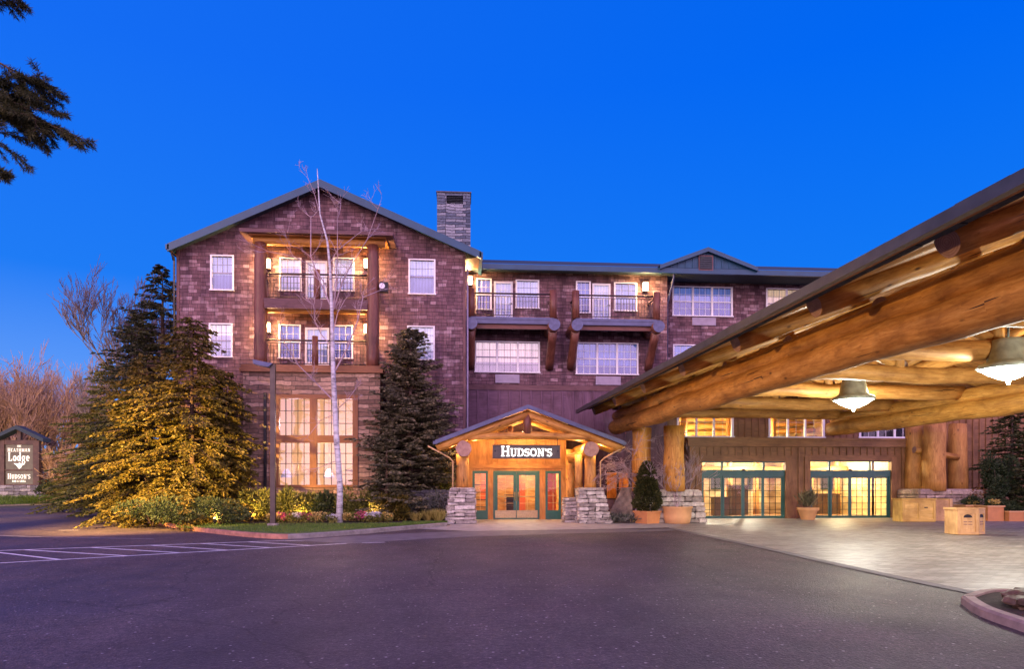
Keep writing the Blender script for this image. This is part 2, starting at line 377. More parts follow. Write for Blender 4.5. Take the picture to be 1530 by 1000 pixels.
def ledge_mat(name, c1, c2, c3):
    m, nt, b = newmat(name); t = NT(nt)
    gi = t.n('ShaderNodeNewGeometry'); f = t.noise(t.coord('Object'), 7, 6, .7)
    r_ = t.ramp(gi.outputs['Random Per Island'], [(0, c1), (.5, c2), (1, c3)])
    c = t.mix(r_, t.ramp(f, [(.3, (.45, .43, .42)), (.7, (1.35, 1.35, 1.3))]), .9, 'MULTIPLY')
    t.l(c, b.inputs['Base Color']); b.inputs['Roughness'].default_value = .85; t.bump(f, b, .8, .03)
    return m
M['ledge'] = ledge_mat('ledge_stone', (.22, .19, .17), (.42, .38, .34), (.62, .58, .52))
M['ledge_grey'] = ledge_mat('grey_ledge_stone', (.10, .10, .11), (.2, .2, .22), (.32, .31, .31))
M['ledge_pink'] = ledge_mat('pink_ledge_stone', (.25, .18, .15), (.38, .28, .23), (.5, .38, .3))
M['gap'] = simple('dark_joint', (.035, .03, .028), .9)
M['rock'] = simple('boulder_rock', (.30, .25, .2), .85, 0, .5, 3, .8)
M['rock_brown'] = simple('brown_island_rock', (.09, .055, .035), .6, 0, .6, 4, .9)
# ground
def asphalt():
    m, nt, b = newmat('asphalt'); t = NT(nt); v = t.coord('Object')
    f = t.noise(v, 30, 3, .9); big = t.noise(v, .16, 4, .6); mid = t.noise(v, 1.4, 4)
    c = t.ramp(f, [(.3, (.042, .034, .036)), (.55, (.072, .058, .062)), (.64, (.11, .09, .095)), (.72, (.42, .37, .37))])
    c = t.mix(c, t.ramp(big, [(.35, (.66, .64, .8)), (.5, (1, 1, 1)), (.65, (1.35, 1.2, 1.15))]), .9, 'MULTIPLY')
    c = t.mix(c, t.ramp(mid, [(.35, (.8, .8, .8)), (.65, (1.2, 1.2, 1.2))]), .7, 'MULTIPLY'); gr = t.noise(v, 11, 4, .85); gr2 = t.noise(t.coord('Object', (1, .35, 1)), .55, 5, .6); c = t.mix(c, t.ramp(gr, [(.35, (.55, .5, .58)), (.5, (1, 1, 1)), (.68, (1.9, 1.75, 1.75))]), .8, 'MULTIPLY')
    c = t.mix(c, t.ramp(gr2, [(.35, (.7, .66, .72)), (.65, (1.3, 1.22, 1.15))]), .9, 'MULTIPLY')
    spk = t.n('ShaderNodeTexVoronoi'); spk.inputs['Scale'].default_value = 7; t.l(v, spk.inputs['Vector']); c = t.mix(c, (.45, .40, .40), t.ramp(spk.outputs['Distance'], [(.07, (.8, .8, .8)), (.12, (0, 0, 0))]))
    ck = t.n('ShaderNodeTexVoronoi'); ck.feature = 'DISTANCE_TO_EDGE'; ck.inputs['Scale'].default_value = .16; dv = t.n('ShaderNodeVectorMath'); dv.operation = 'ADD'; nz = t.n('ShaderNodeTexNoise'); nz.inputs['Scale'].default_value = .9; nz.inputs['Detail'].default_value = 5; t.l(v, nz.inputs['Vector']); t.l(v, dv.inputs[0]); t.l(nz.outputs['Color'], dv.inputs[1]); t.l(dv.outputs[0], ck.inputs['Vector'])
    c = t.mix(c, (.018, .015, .016), t.ramp(ck.outputs['Distance'], [(.0015, (.8, .8, .8)), (.004, (0, 0, 0))]))
    t.l(c, b.inputs['Base Color']); t.l(t.ramp(big, [(.3, (.5, .5, .5)), (.7, (.8, .8, .8))]), b.inputs['Roughness'])
    b.inputs['Specular IOR Level'].default_value = .35
    vo = t.n('ShaderNodeTexVoronoi'); vo.inputs['Scale'].default_value = 38; t.l(v, vo.inputs['Vector'])
    t.bump(t.math(f, vo.outputs['Distance'], 'ADD'), b, .8, .012)
    return m
M['asphalt'] = asphalt()
def pavers():
    m, nt, b = newmat('pavers'); t = NT(nt); v = t.coord('Object', (1, 1, 1), (0, 0, .05))
    br = t.n('ShaderNodeTexBrick')
    for k, x in (('Scale', 1), ('Brick Width', .24), ('Row Height', .13), ('Mortar Size', .008), ('Mortar Smooth', .4)): br.inputs[k].default_value = x
    br.inputs['Color1'].default_value = (0, 0, 0, 1); br.inputs['Color2'].default_value = (1, 1, 1, 1); br.inputs['Mortar'].default_value = (.5, .5, .5, 1)
    t.l(v, br.inputs['Vector'])
    c = t.ramp(br.outputs['Color'], [(0, (.17, .155, .14)), (.5, (.25, .235, .215)), (1, (.34, .315, .29))])
    big = t.noise(t.coord('Object', (1, 2.2, 1)), .7, 4); c = t.mix(c, t.ramp(big, [(.3, (.7, .66, .62)), (.65, (1.1, 1.1, 1.12))]), .9, 'MULTIPLY')
    c = t.mix(c, (.12, .1, .09), br.outputs['Fac'])
    t.l(c, b.inputs['Base Color']); b.inputs['Roughness'].default_value = .5
    t.bump(t.math(t.math(br.outputs['Fac'], -1), br.outputs['Color'], 'ADD'), b, .6, .01)
    return m
M['pavers'] = pavers()
M['concrete'] = simple('walk_concrete', (.30, .28, .26), .7, 0, .25, 2.5, .3)
M['gutter_conc'] = simple('old_concrete_strip', (.13, .115, .125), .7, 0, .25, 2.5, .3)
M['kerb'] = simple('kerb_concrete', (.24, .21, .19), .8, 0, .3, 5, .4)
M['kerb_red'] = simple('red_painted_kerb', (.36, .17, .11), .65, 0, .35, 5, .4)
M['kerb_pink'] = simple('pinkish_kerb', (.30, .22, .18), .75, 0, .25, 5, .4)
M['paint'] = simple('road_paint', (.72, .70, .70), .6, 0, .3, 7, .2)
M['paint_worn'] = simple('worn_road_paint', (.34, .32, .33), .7, 0, .4, 7, .2)
M['lawn'] = simple('lawn_green', (.075, .13, .022), .9, 0, .5, 6, .6)
M['soil'] = simple('bark_mulch', (.035, .022, .015), .95, 0, .6, 12, .9)
M['far_ground'] = simple('far_ground', (.05, .05, .035), .95, 0, .5, .3)
def leaf_mat(name, c1, c2, c3, rough=.55, tr=.25):
    m, nt, b = newmat(name); t = NT(nt); gi = t.n('ShaderNodeNewGeometry')
    f = t.noise(t.coord('Object'), .9, 3)
    c = t.ramp(gi.outputs['Random Per Island'], [(0, c1), (.5, c2), (1, c3)])
    c = t.mix(c, t.ramp(f, [(.35, (.62, .68, .62)), (.65, (1.25, 1.2, 1.1))]), .8, 'MULTIPLY')
    t.l(c, b.inputs['Base Color']); b.inputs['Roughness'].default_value = rough; b.inputs['Specular IOR Level'].default_value = .3
    if tr:
        td = t.n('ShaderNodeBsdfTranslucent'); t.l(c, td.inputs[0]); mxn = t.n('ShaderNodeMixShader'); mxn.inputs[0].default_value = tr
        o = [n_ for n_ in nt.nodes if n_.type == 'OUTPUT_MATERIAL'][0]
        t.l(b.outputs[0], mxn.inputs[1]); t.l(td.outputs[0], mxn.inputs[2]); t.l(mxn.outputs[0], o.inputs[0])
    return m
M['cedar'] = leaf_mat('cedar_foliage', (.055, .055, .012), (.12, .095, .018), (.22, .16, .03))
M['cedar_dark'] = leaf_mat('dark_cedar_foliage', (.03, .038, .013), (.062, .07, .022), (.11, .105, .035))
M['spruce'] = leaf_mat('spruce_foliage', (.07, .07, .042), (.16, .15, .085), (.32, .27, .16))
M['shrub_yel'] = leaf_mat('yellow_green_leaf', (.09, .11, .02), (.18, .19, .04), (.32, .30, .08))
M['shrub_dk'] = leaf_mat('dark_shrub_leaf', (.02, .04, .018), (.05, .075, .03), (.09, .11, .05))
M['shrub_rust'] = leaf_mat('rust_leaf', (.16, .05, .02), (.3, .10, .03), (.4, .2, .06))
M['shrub_grey'] = leaf_mat('grey_twiggy_leaf', (.06, .07, .06), (.13, .14, .12), (.24, .23, .2))
M['topiary'] = leaf_mat('topiary_leaf', (.02, .03, .01), (.06, .065, .02), (.13, .12, .04))
M['pink'] = leaf_mat('pink_petal', (.45, .04, .12), (.6, .08, .2), (.7, .25, .35))
M['whitef'] = leaf_mat('white_petal', (.6, .6, .7), (.75, .72, .8), (.85, .85, .85))
M['yellowf'] = leaf_mat('cream_petal', (.6, .4, .1), (.7, .5, .15), (.8, .65, .3))
M['grass'] = leaf_mat('grass_blade', (.06, .13, .018), (.11, .2, .03), (.18, .26, .05))
M['straw'] = leaf_mat('straw_grass', (.25, .22, .05), (.4, .34, .09), (.5, .42, .16))
M['birch'] = None
m, nt_, b_ = newmat('birch_bark'); t_ = NT(nt_)
f_ = t_.noise(t_.coord('Object', (3, 3, 11)), 1, 4, .7)
t_.l(t_.ramp(f_, [(.3, (.025, .02, .02)), (.42, (.36, .35, .36)), (.6, (.62, .62, .64))]), b_.inputs['Base Color']); b_.inputs['Roughness'].default_value = .6
t_.bump(f_, b_, .4, .01); M['birch'] = m
M['twig_pale'] = simple('pale_twig', (.42, .32, .24), .7, 0, .3, 3)
M['twig_tan'] = simple('tan_bark', (.55, .36, .17), .75, 0, .3, 3)
M['twig_red'] = simple('red_twig', (.34, .22, .14), .7, 0, .35, 3)
M['twig_dark'] = simple('dark_twig', (.13, .11, .115), .8, 0, .3, 3)
M['twig_lav'] = simple('mauve_twig', (.38, .28, .30), .7, 0, .3, 3)
M['bark'] = simple('conifer_bark', (.09, .055, .035), .9, 0, .4, 6, .8)
M['terra'] = simple('terracotta', (.52, .22, .075), .65, 0, .15, 3, .2)
M['terra_pale'] = simple('pale_terracotta', (.60, .33, .14), .65, 0, .12, 3, .2)
M['crate_yel'] = wood_mat('yellow_crate_wood', (.52, .33, .07), (.7, .47, .12), (.8, .58, .2), .55, .3, 12, False)
M['crate_pale'] = wood_mat('pale_cabinet_wood', (.55, .33, .14), (.68, .44, .2), (.78, .55, .28), .5, .35, 12, False)
M['pole'] = simple('grey_bronze_pole', (.075, .06, .05), .4, .4, .25, 3)
M['lens'] = simple('lamp_lens', (.5, .5, .5), .2)

# ------------------------------------------------------------------ wall helpers
def wall_holes(mb, x0, x1, z0, z1, holes, Y, dep=.22, m=0):
    xs = sorted({x0, x1, *[min(max(v, x0), x1) for h in holes for v in h[:2]]})
    zs = sorted({z0, z1, *[min(max(v, z0), z1) for h in holes for v in h[2:]]})
    for i in range(len(xs)-1):
        for j in range(len(zs)-1):
            cx, cz = (xs[i]+xs[i+1])/2, (zs[j]+zs[j+1])/2
            if any(h[0] < cx < h[1] and h[2] < cz < h[3] for h in holes): continue
            mb.quad((xs[i], Y, zs[j]), (xs[i+1], Y, zs[j]), (xs[i+1], Y, zs[j+1]), (xs[i], Y, zs[j+1]), m)
    for a, b, c, d in holes:
        mb.quad((a, Y, c), (a, Y+dep, c), (a, Y+dep, d), (a, Y, d), m)
        mb.quad((b, Y+dep, c), (b, Y, c), (b, Y, d), (b, Y+dep, d), m)
        mb.quad((a, Y, d), (a, Y+dep, d), (b, Y+dep, d), (b, Y, d), m)
        mb.quad((a, Y+dep, c), (a, Y, c), (b, Y, c), (b, Y+dep, c), m)
def battens(mb, x0, x1, z0, z1, holes, Y, sp=.48, w=.075, d=.045, m=0):
    n = int((x1-x0)/sp)
    for i in range(n+1):
        x = x0+.05+i*(x1-x0-.1)/n
        segs = [(z0, z1)]
        for a, b, c, dd in holes:
            if a-.06 < x < b+.06:
                ns = []
                for s0, s1 in segs:
                    if c > s0: ns.append((s0, min(c-.06, s1)))
                    if dd < s1: ns.append((max(dd+.06, s0), s1))
                segs = ns
        for s0, s1 in segs:
            if s1-s0 > .05: mb.box(x-w/2, x+w/2, Y-d, Y+.01, s0+.003, s1-.003, m)

LB = empty('lodge_building', (-1, 30, 0), 'four storey shingled lodge hotel with gabled left block, log balconies and stone chimney', 'building')
def window(parent, px0, px1, py0, py1, Y, cur, n=1, cols=3, rows=4, meet=True, fmat='white', gl='glass', trim=.05, top_only=False, behind=.16):
    """window in a hole of a wall at plane Y; returns the hole"""
    x0, z1 = F(px0, py0, Y); x1, z0 = F(px1, py1, Y)
    zc1 = F((px0+px1)/2, py0, Y)[1]; zc0 = F((px0+px1)/2, py1, Y)[1]
    z1, z0 = zc1, zc0
    mb = MB(); t = trim; fy0, fy1 = Y-.035, Y+.06
    mb.box(x0-t*.4, x0+t, fy0, fy1, z0, z1); mb.box(x1-t, x1+t*.4, fy0, fy1, z0, z1)
    mb.box(x0-t*.4, x1+t*.4, fy0-.01, fy1, z1+.001, z1+t); mb.box(x0-t*.9, x1+t*.9, fy0-.05, fy1, z0-t, z0-.001)
    wn = (x1-x0-2*t)/n
    for i in range(1, n):
        xm = x0+t+wn*i; mb.box(xm-.045, xm+.045, fy0+.006, fy1, z0, z1)
    wf = mb.build('window', M[fmat], parent, org=((x0+x1)/2, Y, z0))
    mu = MB()
    for i in range(n):
        a = x0+t+wn*i+(.045 if i else 0); b = x0+t+wn*(i+1)-(.045 if i < n-1 else 0)
        if meet: mu.box(a, b, Y+.015, Y+.05, (z0+z1)/2-.025, (z0+z1)/2+.025)
        for c in range(1, cols):
            x = a+(b-a)*c/cols; mu.box(x-.009, x+.009, Y+.028, Y+.046, (z0+z1)/2+.026 if top_only else z0+.002, z1-.002)
        for r in range(1, rows):
            z = z0+(z1-z0)*r/rows
            if top_only and z < (z0+z1)/2+.1: continue
            if meet and abs(z-(z0+z1)/2) < .05: continue
            mu.box(a, b, Y+.026, Y+.044, z-.009, z+.009)
    mu.build('muntin', M['muntin_grey' if cur in ('cur_white', 'cur_pink', 'cur_pale', 'cur_warm', None) else 'white'], wf)
    g_ = MB(); g_.quad((x0+.01, Y+.055, z0), (x1-.01, Y+.055, z0), (x1-.01, Y+.055, z1), (x0+.01, Y+.055, z1)); g_.build('pane', M[gl], wf)
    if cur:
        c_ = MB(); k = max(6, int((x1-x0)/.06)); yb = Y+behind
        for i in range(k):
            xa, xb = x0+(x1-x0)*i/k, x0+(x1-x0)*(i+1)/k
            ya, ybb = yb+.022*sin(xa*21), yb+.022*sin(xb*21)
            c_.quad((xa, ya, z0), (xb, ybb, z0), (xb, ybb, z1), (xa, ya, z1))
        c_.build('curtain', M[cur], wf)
    return (x0, x1, z0, z1)
def sconce(parent, x, Y, z, p=70, light_on=True):
    b = MB(); b.box(x-.06, x+.06, Y-.05, Y, z-.2, z+.22); b.box(x-.14, x+.14, Y-.26, Y-.03, z+.19, z+.23); b.box(x-.12, x+.12, Y-.24, Y-.05, z-.23, z-.2)
    o = b.build('wall_lamp', M['bronze'], parent, org=(x, Y, z))
    g_ = MB(); g_.box(x-.11, x+.11, Y-.23, Y-.055, z-.198, z+.188); g_.build('lamp_shade', M['glow_warm'], o)
    light('POINT', (x, Y-.42, z), p, WARM, .12)
def railing(parent, segs, z0, z1, name='railing', r=.032, sp=.135):
    mb = MB()
    for (xa, ya, xb, yb) in segs:
        A, B = Vector((xa, ya, 0)), Vector((xb, yb, 0)); L = (B-A).length
        U = lambda t, z: (xa+(xb-xa)*t, ya+(yb-ya)*t, z)
        mb.tube([U(0, z1), U(1, z1)], .042, 8); mb.tube([U(0, z0+.1), U(1, z0+.1)], .02, 6); mb.tube([U(0, z1-.12), U(1, z1-.12)], .016, 6)
        k = int(L/sp)
        for i in range(1, k): mb.tube([U(i/k, z0+.1), U(i/k, z1-.12)], .013, 5, cap=False)
    return mb.build(name, M['rail'], parent)

# ================================================================== LODGE, left block
YL = 30.0; YB = 28.75; YC = 32.0; YR = 33.0
xl, xr = FX(265, YL), FX(695, YL)
roofY = YL-.55
ax, az = F(478, 269, roofY); elx, elz = F(250, 361, roofY); erx, erz = F(719, 381, roofY)
ez = (elz+erz)/2
holes = []
for a in ((315, 349, 383, 433, 'cur_pale', 4, 4), (313, 347, 485, 533, 'cur_white', 4, 4), (611, 650, 389, 439, 'cur_pale', 4, 4), (609, 649, 489, 537, 'cur_white', 3, 4)):
    holes.append(window(LB, a[0], a[1], a[2], a[3], YL, a[4], 1, a[5], a[6], True, top_only=a[4] == 'cur_pale'))
for a in ((418, 450, 387, 434, 'cur_white'), (498, 529, 387, 434, 'cur_white'), (417, 449, 487, 535, 'cur_sky'), (496, 527, 488, 535, 'cur_sky')):
    holes.append(window(LB, a[0], a[1], a[2], a[3], YL, a[4], 1, 3, 4, True))
def balcony_door(px0, px1, py0, zf, Y, cur='cur_pale', glassy=True):
    x0, x1 = FX(px0, Y), FX(px1, Y); z1 = F((px0+px1)/2, py0, Y)[1]
    mb = MB(); t = .09
    for a, b, c, d in ((x0, x0+t, zf, z1), (x1-t, x1, zf, z1), (x0+t, x1-t, z1-t, z1), (x0+t, x1-t, zf+.02, zf+.35)): mb.box(a, b, Y-.03, Y+.06, c, d)
    o = mb.build('balcony_door', M['white_door'], LB, org=((x0+x1)/2, Y, zf))
    mu = MB()
    for i in (1, 2): x = x0+t+(x1-x0-2*t)*i/3; mu.box(x-.012, x+.012, Y, Y+.03, zf+.35, z1-t)
    for i in range(1, 5): z = zf+.35+(z1-zf-.35-t)*i/5; mu.box(x0+t, x1-t, Y+.002, Y+.028, z-.012, z+.012)
    mu.build('muntin', M['white'], o)
    h = MB(); h.tube([(x1-.05, Y-.08, zf+.98), (x1-.05, Y-.03, zf+.98)], .025, 8); h.tube([(x1-.05, Y-.08, zf+.98), (x1-.17, Y-.08, zf+.98)], .014, 6); h.build('handle', M['black'], o)
    g_ = MB(); g_.quad((x0+t, Y+.045, zf+.3), (x1-t, Y+.045, zf+.3), (x1-t, Y+.045, z1-t), (x0+t, Y+.045, z1-t)); g_.build('pane', M['glass'], o)
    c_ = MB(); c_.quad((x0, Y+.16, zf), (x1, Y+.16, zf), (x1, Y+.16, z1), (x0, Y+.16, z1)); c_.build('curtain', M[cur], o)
    return (x0, x1, zf, z1)
zf2 = F(475, 447, YB)[1]+.02; zf1 = F(475, 548, YB)[1]+.05
holes.append(balcony_door(457, 489, 390, zf2, YL, 'cur_white')); holes.append(balcony_door(456, 492, 490, zf1, YL, 'cur_pale'))
mb = MB(); wall_holes(mb, xl, xr, 0, ez+.12, holes+[(FX(363, YB)+.05, FX(568, YB)-.05, .3, zf1-.45)], YL)
k = .0
mb.v += [(xl, YL, ez+.12), (xr, YL, ez+.12), (ax, YL, az-.12)]; mb.face((len(mb.v)-3, len(mb.v)-2, len(mb.v)-1))
mb.quad((xr, YL, 0), (xr, YC+3, 0), (xr, YC+3, ez+.2), (xr, YL, ez+.2)); mb.quad((xl, YC+12, 0), (xl, YL, 0), (xl, YL, ez+.2), (xl, YC+12, ez+.2))
mb.build('wall', M['shingle'], LB)
tr = MB(); tr.box(xr-.09, xr+.03, YL-.03, YL+.1, 0, ez); tr.box(xl-.03, xl+.09, YL-.03, YL+.1, 0, ez+.05); tr.build('corner_board', M['band'], LB)
# gable roof
mb = MB(); th = .16
for sx, (ex_, ezz) in ((-1, (elx, ez)), (1, (erx, ez))):
    y0, y1 = roofY, YC+12
    P = [(ex_, y0, ezz), (ax, y0, az), (ax, y1, az), (ex_, y1, ezz)]
    Q = [(p[0], p[1], p[2]-th) for p in P]
    if sx < 0: mb.quad(*P); mb.quad(*Q[::-1]); 
    else: mb.quad(*P[::-1]); mb.quad(*Q)
    mb.quad(P[0], P[3], Q[3], Q[0]) if sx > 0 else mb.quad(P[0], Q[0], Q[3], P[3])
rf = mb.build('roof', M['roof'], LB)
mb = MB()                                                     # green rake fascia
for ex_ in (elx, erx):
    s_ = 1 if ex_ < ax else -1
    A = [(ex_, roofY-.03, ez-.3), (ex_, roofY-.03, ez+.03), (ax, roofY-.03, az+.03), (ax, roofY-.03, az-.3)]
    B = [(p[0], roofY+.03, p[2]) for p in A]
    mb.quad(*A); mb.quad(*B[::-1]); mb.quad(A[1], B[1], B[2], A[2]); mb.quad(B[0], A[0], A[3], B[3]); mb.quad(A[0], B[0], B[1], A[1])
    mb.box(ex_-.07, ex_+.07, roofY-.03, YC, ez-.2, ez+.0)
mb.build('fascia', M['fascia'], LB)
mb = MB()                                                     # gold soffit under right and left eave
mb.quad((xr, roofY+.04, ez-.32), (xr, YC-.9, ez-.32), (erx-.08, YC-.9, ez-.2), (erx-.08, roofY+.04, ez-.2))
mb.quad((elx+.08, roofY+.04, ez-.2), (elx+.08, YC, ez-.2), (xl, YC, ez-.32), (xl, roofY+.04, ez-.32))
mb.build('soffit', M['board_gold'], LB)
mb = MB(); mb.tube([(xl-.12, YL-.1, ez-.35), (xl-.1, YL-.08, ez-.5), (xl-.1, YL-.08, .2)], .045, 8)
mb.tube([(elx+.05, roofY+.2, ez-.2), (elx+.1, roofY+.3, ez-.42), (xl-.12, YL-.1, ez-.5)], .045, 8); mb.build('downspout', M['gutter'], LB)
mb = MB(); mb.tube([(xr+.1, YL+.2, ez-.5), (xr+.1, YL+.2, .3)], .045, 8); mb.build('downspout', M['ac'], LB)
# projecting log porch: columns, balconies, header
bx0, bx1 = FX(363, YB), FX(568, YB)
c1x, c2x = FX(389, YB+.2), FX(557, YB+.2)
htop = F(470, 352, YB)[1]
for cx in (c1x, c2x):
    mb = MB(); mb.log((cx, YB+.25, zf1-.1), (cx, YB+.25, htop-.28), .27, .245, bend=.01, wob=.03); mb.build('column', [M['log_red'], M['log_end']], LB, org=(cx, YB+.25, zf1))
mb = MB(); hx0, hx1 = FX(376, YB), FX(574, YB); mb.log((hx0, YB+.25, htop-.19), (hx1, YB+.25, htop-.19), .17, .17); mb.build('header_beam', [M['log'], M['log_end']], LB)
mb = MB(); hx0, hx1 = FX(357, YB-.3), FX(587, YB-.3)
mb.box(hx0, hx1, YB-.3, YL, htop-.02, htop+.13); mb.build('porch_roof', M['band'], LB)
mb = MB(); mb.box(hx0+.3, hx1-.3, YB-.1, YL-.01, htop-.06, htop-.025); mb.build('soffit', M['board_gold'], LB)
for zf, nm in ((zf2, 1), (zf1, 0)):
    if nm:
        mb = MB(); mb.box(c1x+.1, c2x-.1, YB+.06, YL-.002, zf-.16, zf); mb.box(c1x+.2, c2x-.2, YB+.02, YB+.2, zf-.42, zf-.165)
        bo = mb.build('balcony', M['band'], LB)
        gb = MB(); gb.box(c1x+.1, c2x-.1, YB+.21, YL-.01, zf-.215, zf-.17); gb.log((c1x+.2, YB+.35, zf-.42), (c2x-.2, YB+.35, zf-.42), .13); gb.build('joist', [M['log'], M['log_end']], bo)
    sg = [(c1x+.25, YB+.25, c2x-.25, YB+.25), (c1x, YB+.5, c1x, YL), (c2x, YB+.5, c2x, YL)]
    railing(LB, sg, zf, zf+1.07)
    nx = FX(471+3*nm, YB+.25); nb = MB(); nb.log((nx, YB+.22, zf), (nx, YB+.22, zf+1.25), .13, .12, bend=0); nb.build('newel_post', [M['log_red'], M['log_end']], LB)
for px, py in ((401, 396), (549, 396), (401, 491), (549, 493)):
    x, z = F(px, py, YL); sconce(LB, x, YL, z, 210)
# lit soffit lamp for floor above (photo: flood on the right column)
x, z = F(569, 428, YB); mb = MB(); mb.box(x-.05, x+.28, YB+.02, YB+.35, z-.2, z+.2); fl = mb.build('flood_light', M['black'], LB, org=(x, YB, z))
mb = MB(); mb.tube([(x+.05, YB+.02, z+.02), (x+.05, YB-.02, z+.02)], .12, 14); mb.build('lens', M['white'], fl)
# stone bay below with big timber-framed window
bw = (FX(403, YB), FX(535, YB)); bz = (F(470, 729, YB)[1], F(470, 590, YB)[1])
mb = MB(); wall_holes(mb, bx0, bx1, 0, zf1-.3, [(bw[0], bw[1], bz[0], bz[1])], YB, .3)
mb.quad((bx0, YL, 0), (bx0, YB, 0), (bx0, YB, zf1-.3), (bx0, YL, zf1-.3)); mb.quad((bx1, YB, 0), (bx1, YL, 0), (bx1, YL, zf1-.3), (bx1, YB, zf1-.3))
mb.build('stone_bay', M['ashlar'], LB)
mb = MB(); mb.box(bx0-.12, bx1+.12, YB-.12, YL-.003, zf1-.3, zf1-.14); mb.box(bx0-.06, bx1+.06, YB-.05, YL-.004, zf1-.139, zf1); mb.build('bay_cap', M['trim'], LB)
def xq(p): return FX(p, YB)
def zq(p): return F(470, p, YB)[1]
mb = MB()
xm0, xm1 = xq(463), xq(473); zm0, zm1 = zq(662), zq(651); fx0, fx1 = xq(417), xq(527); fz0, fz1 = zq(725), zq(596)
y0, y1 = YB-.05, YB+.2
mb.box(bw[0], fx0, y0, y1, bz[0], bz[1]); mb.box(fx1, bw[1], y0, y1, bz[0], bz[1]); mb.box(fx0+.001, fx1-.001, y0+.004, y1, fz1, bz[1]-.001); mb.box(fx0+.001, fx1-.001, y0-.01, y1, bz[0]+.001, fz0)
mb.box(xm0, xm1, y0+.006, y1, fz0, fz1); mb.box(fx0, xm0, y0+.01, y1, zm0, zm1); mb.box(xm1, fx1, y0+.01, y1, zm0, zm1)
bwn = mb.build('window', M['trim'], LB, org=(xm0, YB, bz[0])); tag(bwn, 'large four light timber framed window in stone bay')
mb = MB(); gl_ = MB()
for a, b in ((fx0, xm0), (xm1, fx1)):
    for c, d in ((fz0, zm0), (zm1, fz1)):
        for i in range(1, 5): x = a+(b-a)*i/5; mb.box(x-.012, x+.012, YB+.05, YB+.08, c, d)
        for i in range(1, 4 if c > 2 and d-c < 2 else 4): z = c+(d-c)*i/(3 if c > 2 else 4); 
        kk = 3 if c > 2.5 else 4
        for i in range(1, kk): z = c+(d-c)*i/kk; mb.box(a, b, YB+.048, YB+.078, z-.012, z+.012)
        gl_.quad((a, YB+.09, c), (b, YB+.09, c), (b, YB+.09, d), (a, YB+.09, d))
mb.build('muntin', M['black'], bwn); gl_.build('pane', M['glass'], bwn)
# dining room behind the bay window
def room(parent, x0, x1, y0, y1, z0, z1, wallm, floorm, ceilm, furn=None, lights=()):
    mb = MB()
    mb.quad((x0, y1, z0), (x1, y1, z0), (x1, y1, z1), (x0, y1, z1), 0)
    mb.quad((x0, y0, z0), (x0, y1, z0), (x0, y1, z1), (x0, y0, z1), 0); mb.quad((x1, y1, z0), (x1, y0, z0), (x1, y0, z1), (x1, y1, z1), 0)
    mb.quad((x0, y0, z0), (x1, y0, z0), (x1, y1, z0), (x0, y1, z0), 1); mb.quad((x0, y1, z1), (x1, y1, z1), (x1, y0, z1), (x0, y0, z1), 2)
    o = mb.build('interior_room', [M[wallm], M[floorm], M[ceilm]], parent)
    for l_ in lights: light('POINT', l_[:3], l_[3], l_[4] if len(l_) > 4 else WARMW, .18)
    return o
cw, ch = (bw[0]+bw[1])/2, zm1
rm = room(LB, bx0+.05, bx1-.05, YB+.21, YB+5.5, .3, zf1-.45, 'inner_white', 'inner_floor', 'inner_white', lights=((cw, YB+2.5, 2.4, 230, (1, .62, .26)), (cw-1.2, YB+1.6, 4.2, 120, (1, .72, .85)), (cw+1.2, YB+1.6, 4.3, 80, (1, .72, .85))))
mb = MB()
for i in range(3):
    x = bx0+1+i*1.9; mb.tube([(x, YB+3, 1.9), (x, YB+3, 2.0), (x, YB+3, 2.3)], [.26, .24, .08], 12); mb.tube([(x, YB+3, 2.3), (x, YB+3, zf1-.5)], .012, 5, m=1)
mb.build('ceiling_pendant', [M['cur_white'], M['counter']], rm)
mb = MB()
for i in range(3):
    x = bx0+1.2+i*1.8; mb.box(x-.6, x+.6, YB+1.2, YB+2.0, .95, 1.02); mb.box(x-.05, x+.05, YB+1.55, YB+1.65, .3, .95)
    mb.box(x-.9, x-.75, YB+1.3, YB+1.8, .3, 1.35); mb.box(x+.75, x+.9, YB+1.3, YB+1.8, .3, 1.35)
mb.build('dining_table', M['counter'], rm)
mb = MB(); mb.box(xq(398)-.09, xq(398)+.02, YB-.09, YB-.02, .4, zq(588)); mb.build('downspout', M['black'], LB)
# chimney
Yc = 33.6; chx0, chx1 = FX(653, Yc), FX(703, Yc); chz = F(678, 288, Yc)[1]
lx0, lx1 = FX(667, Yc), FX(692, Yc); lz1, lz0 = F(680, 292, Yc)[1], F(680, 304, Yc)[1]
mb = MB(); wall_holes(mb, chx0, chx1, 8, chz, [(lx0, lx1, lz0, lz1)], Yc, .25)
for (a, b, c, d) in ((chx1, Yc, chx1, Yc+1.3), (chx0, Yc+1.3, chx0, Yc), (chx1, Yc+1.3, chx0, Yc+1.3)): mb.quad((a, b, 8), (c, d, 8), (c, d, chz), (a, b, chz))
mb.quad((chx0, Yc, chz), (chx1, Yc, chz), (chx1, Yc+1.3, chz), (chx0, Yc+1.3, chz))
cho = mb.build('chimney', M['chimney'], LB, org=(chx0, Yc, 8))
mb = MB()
for i in range(5): z = lz0+(lz1-lz0)*(i+.3)/5; mb.hexa([(lx0, Yc+.05, z-.02), (lx1, Yc+.05, z-.02), (lx1, Yc+.18, z+.04), (lx0, Yc+.18, z+.04), (lx0, Yc+.05, z), (lx1, Yc+.05, z), (lx1, Yc+.18, z+.06), (lx0, Yc+.18, z+.06)])
mb.box(lx0, lx1, Yc+.2, Yc+.24, lz0, lz1); mb.build('vent', M['louver'], cho)
mb = MB(); mb.box(chx0-.04, chx1+.04, Yc-.04, Yc+1.34, chz+.001, chz+.06); mb.build('chimney_cap', M['gutter'], cho)

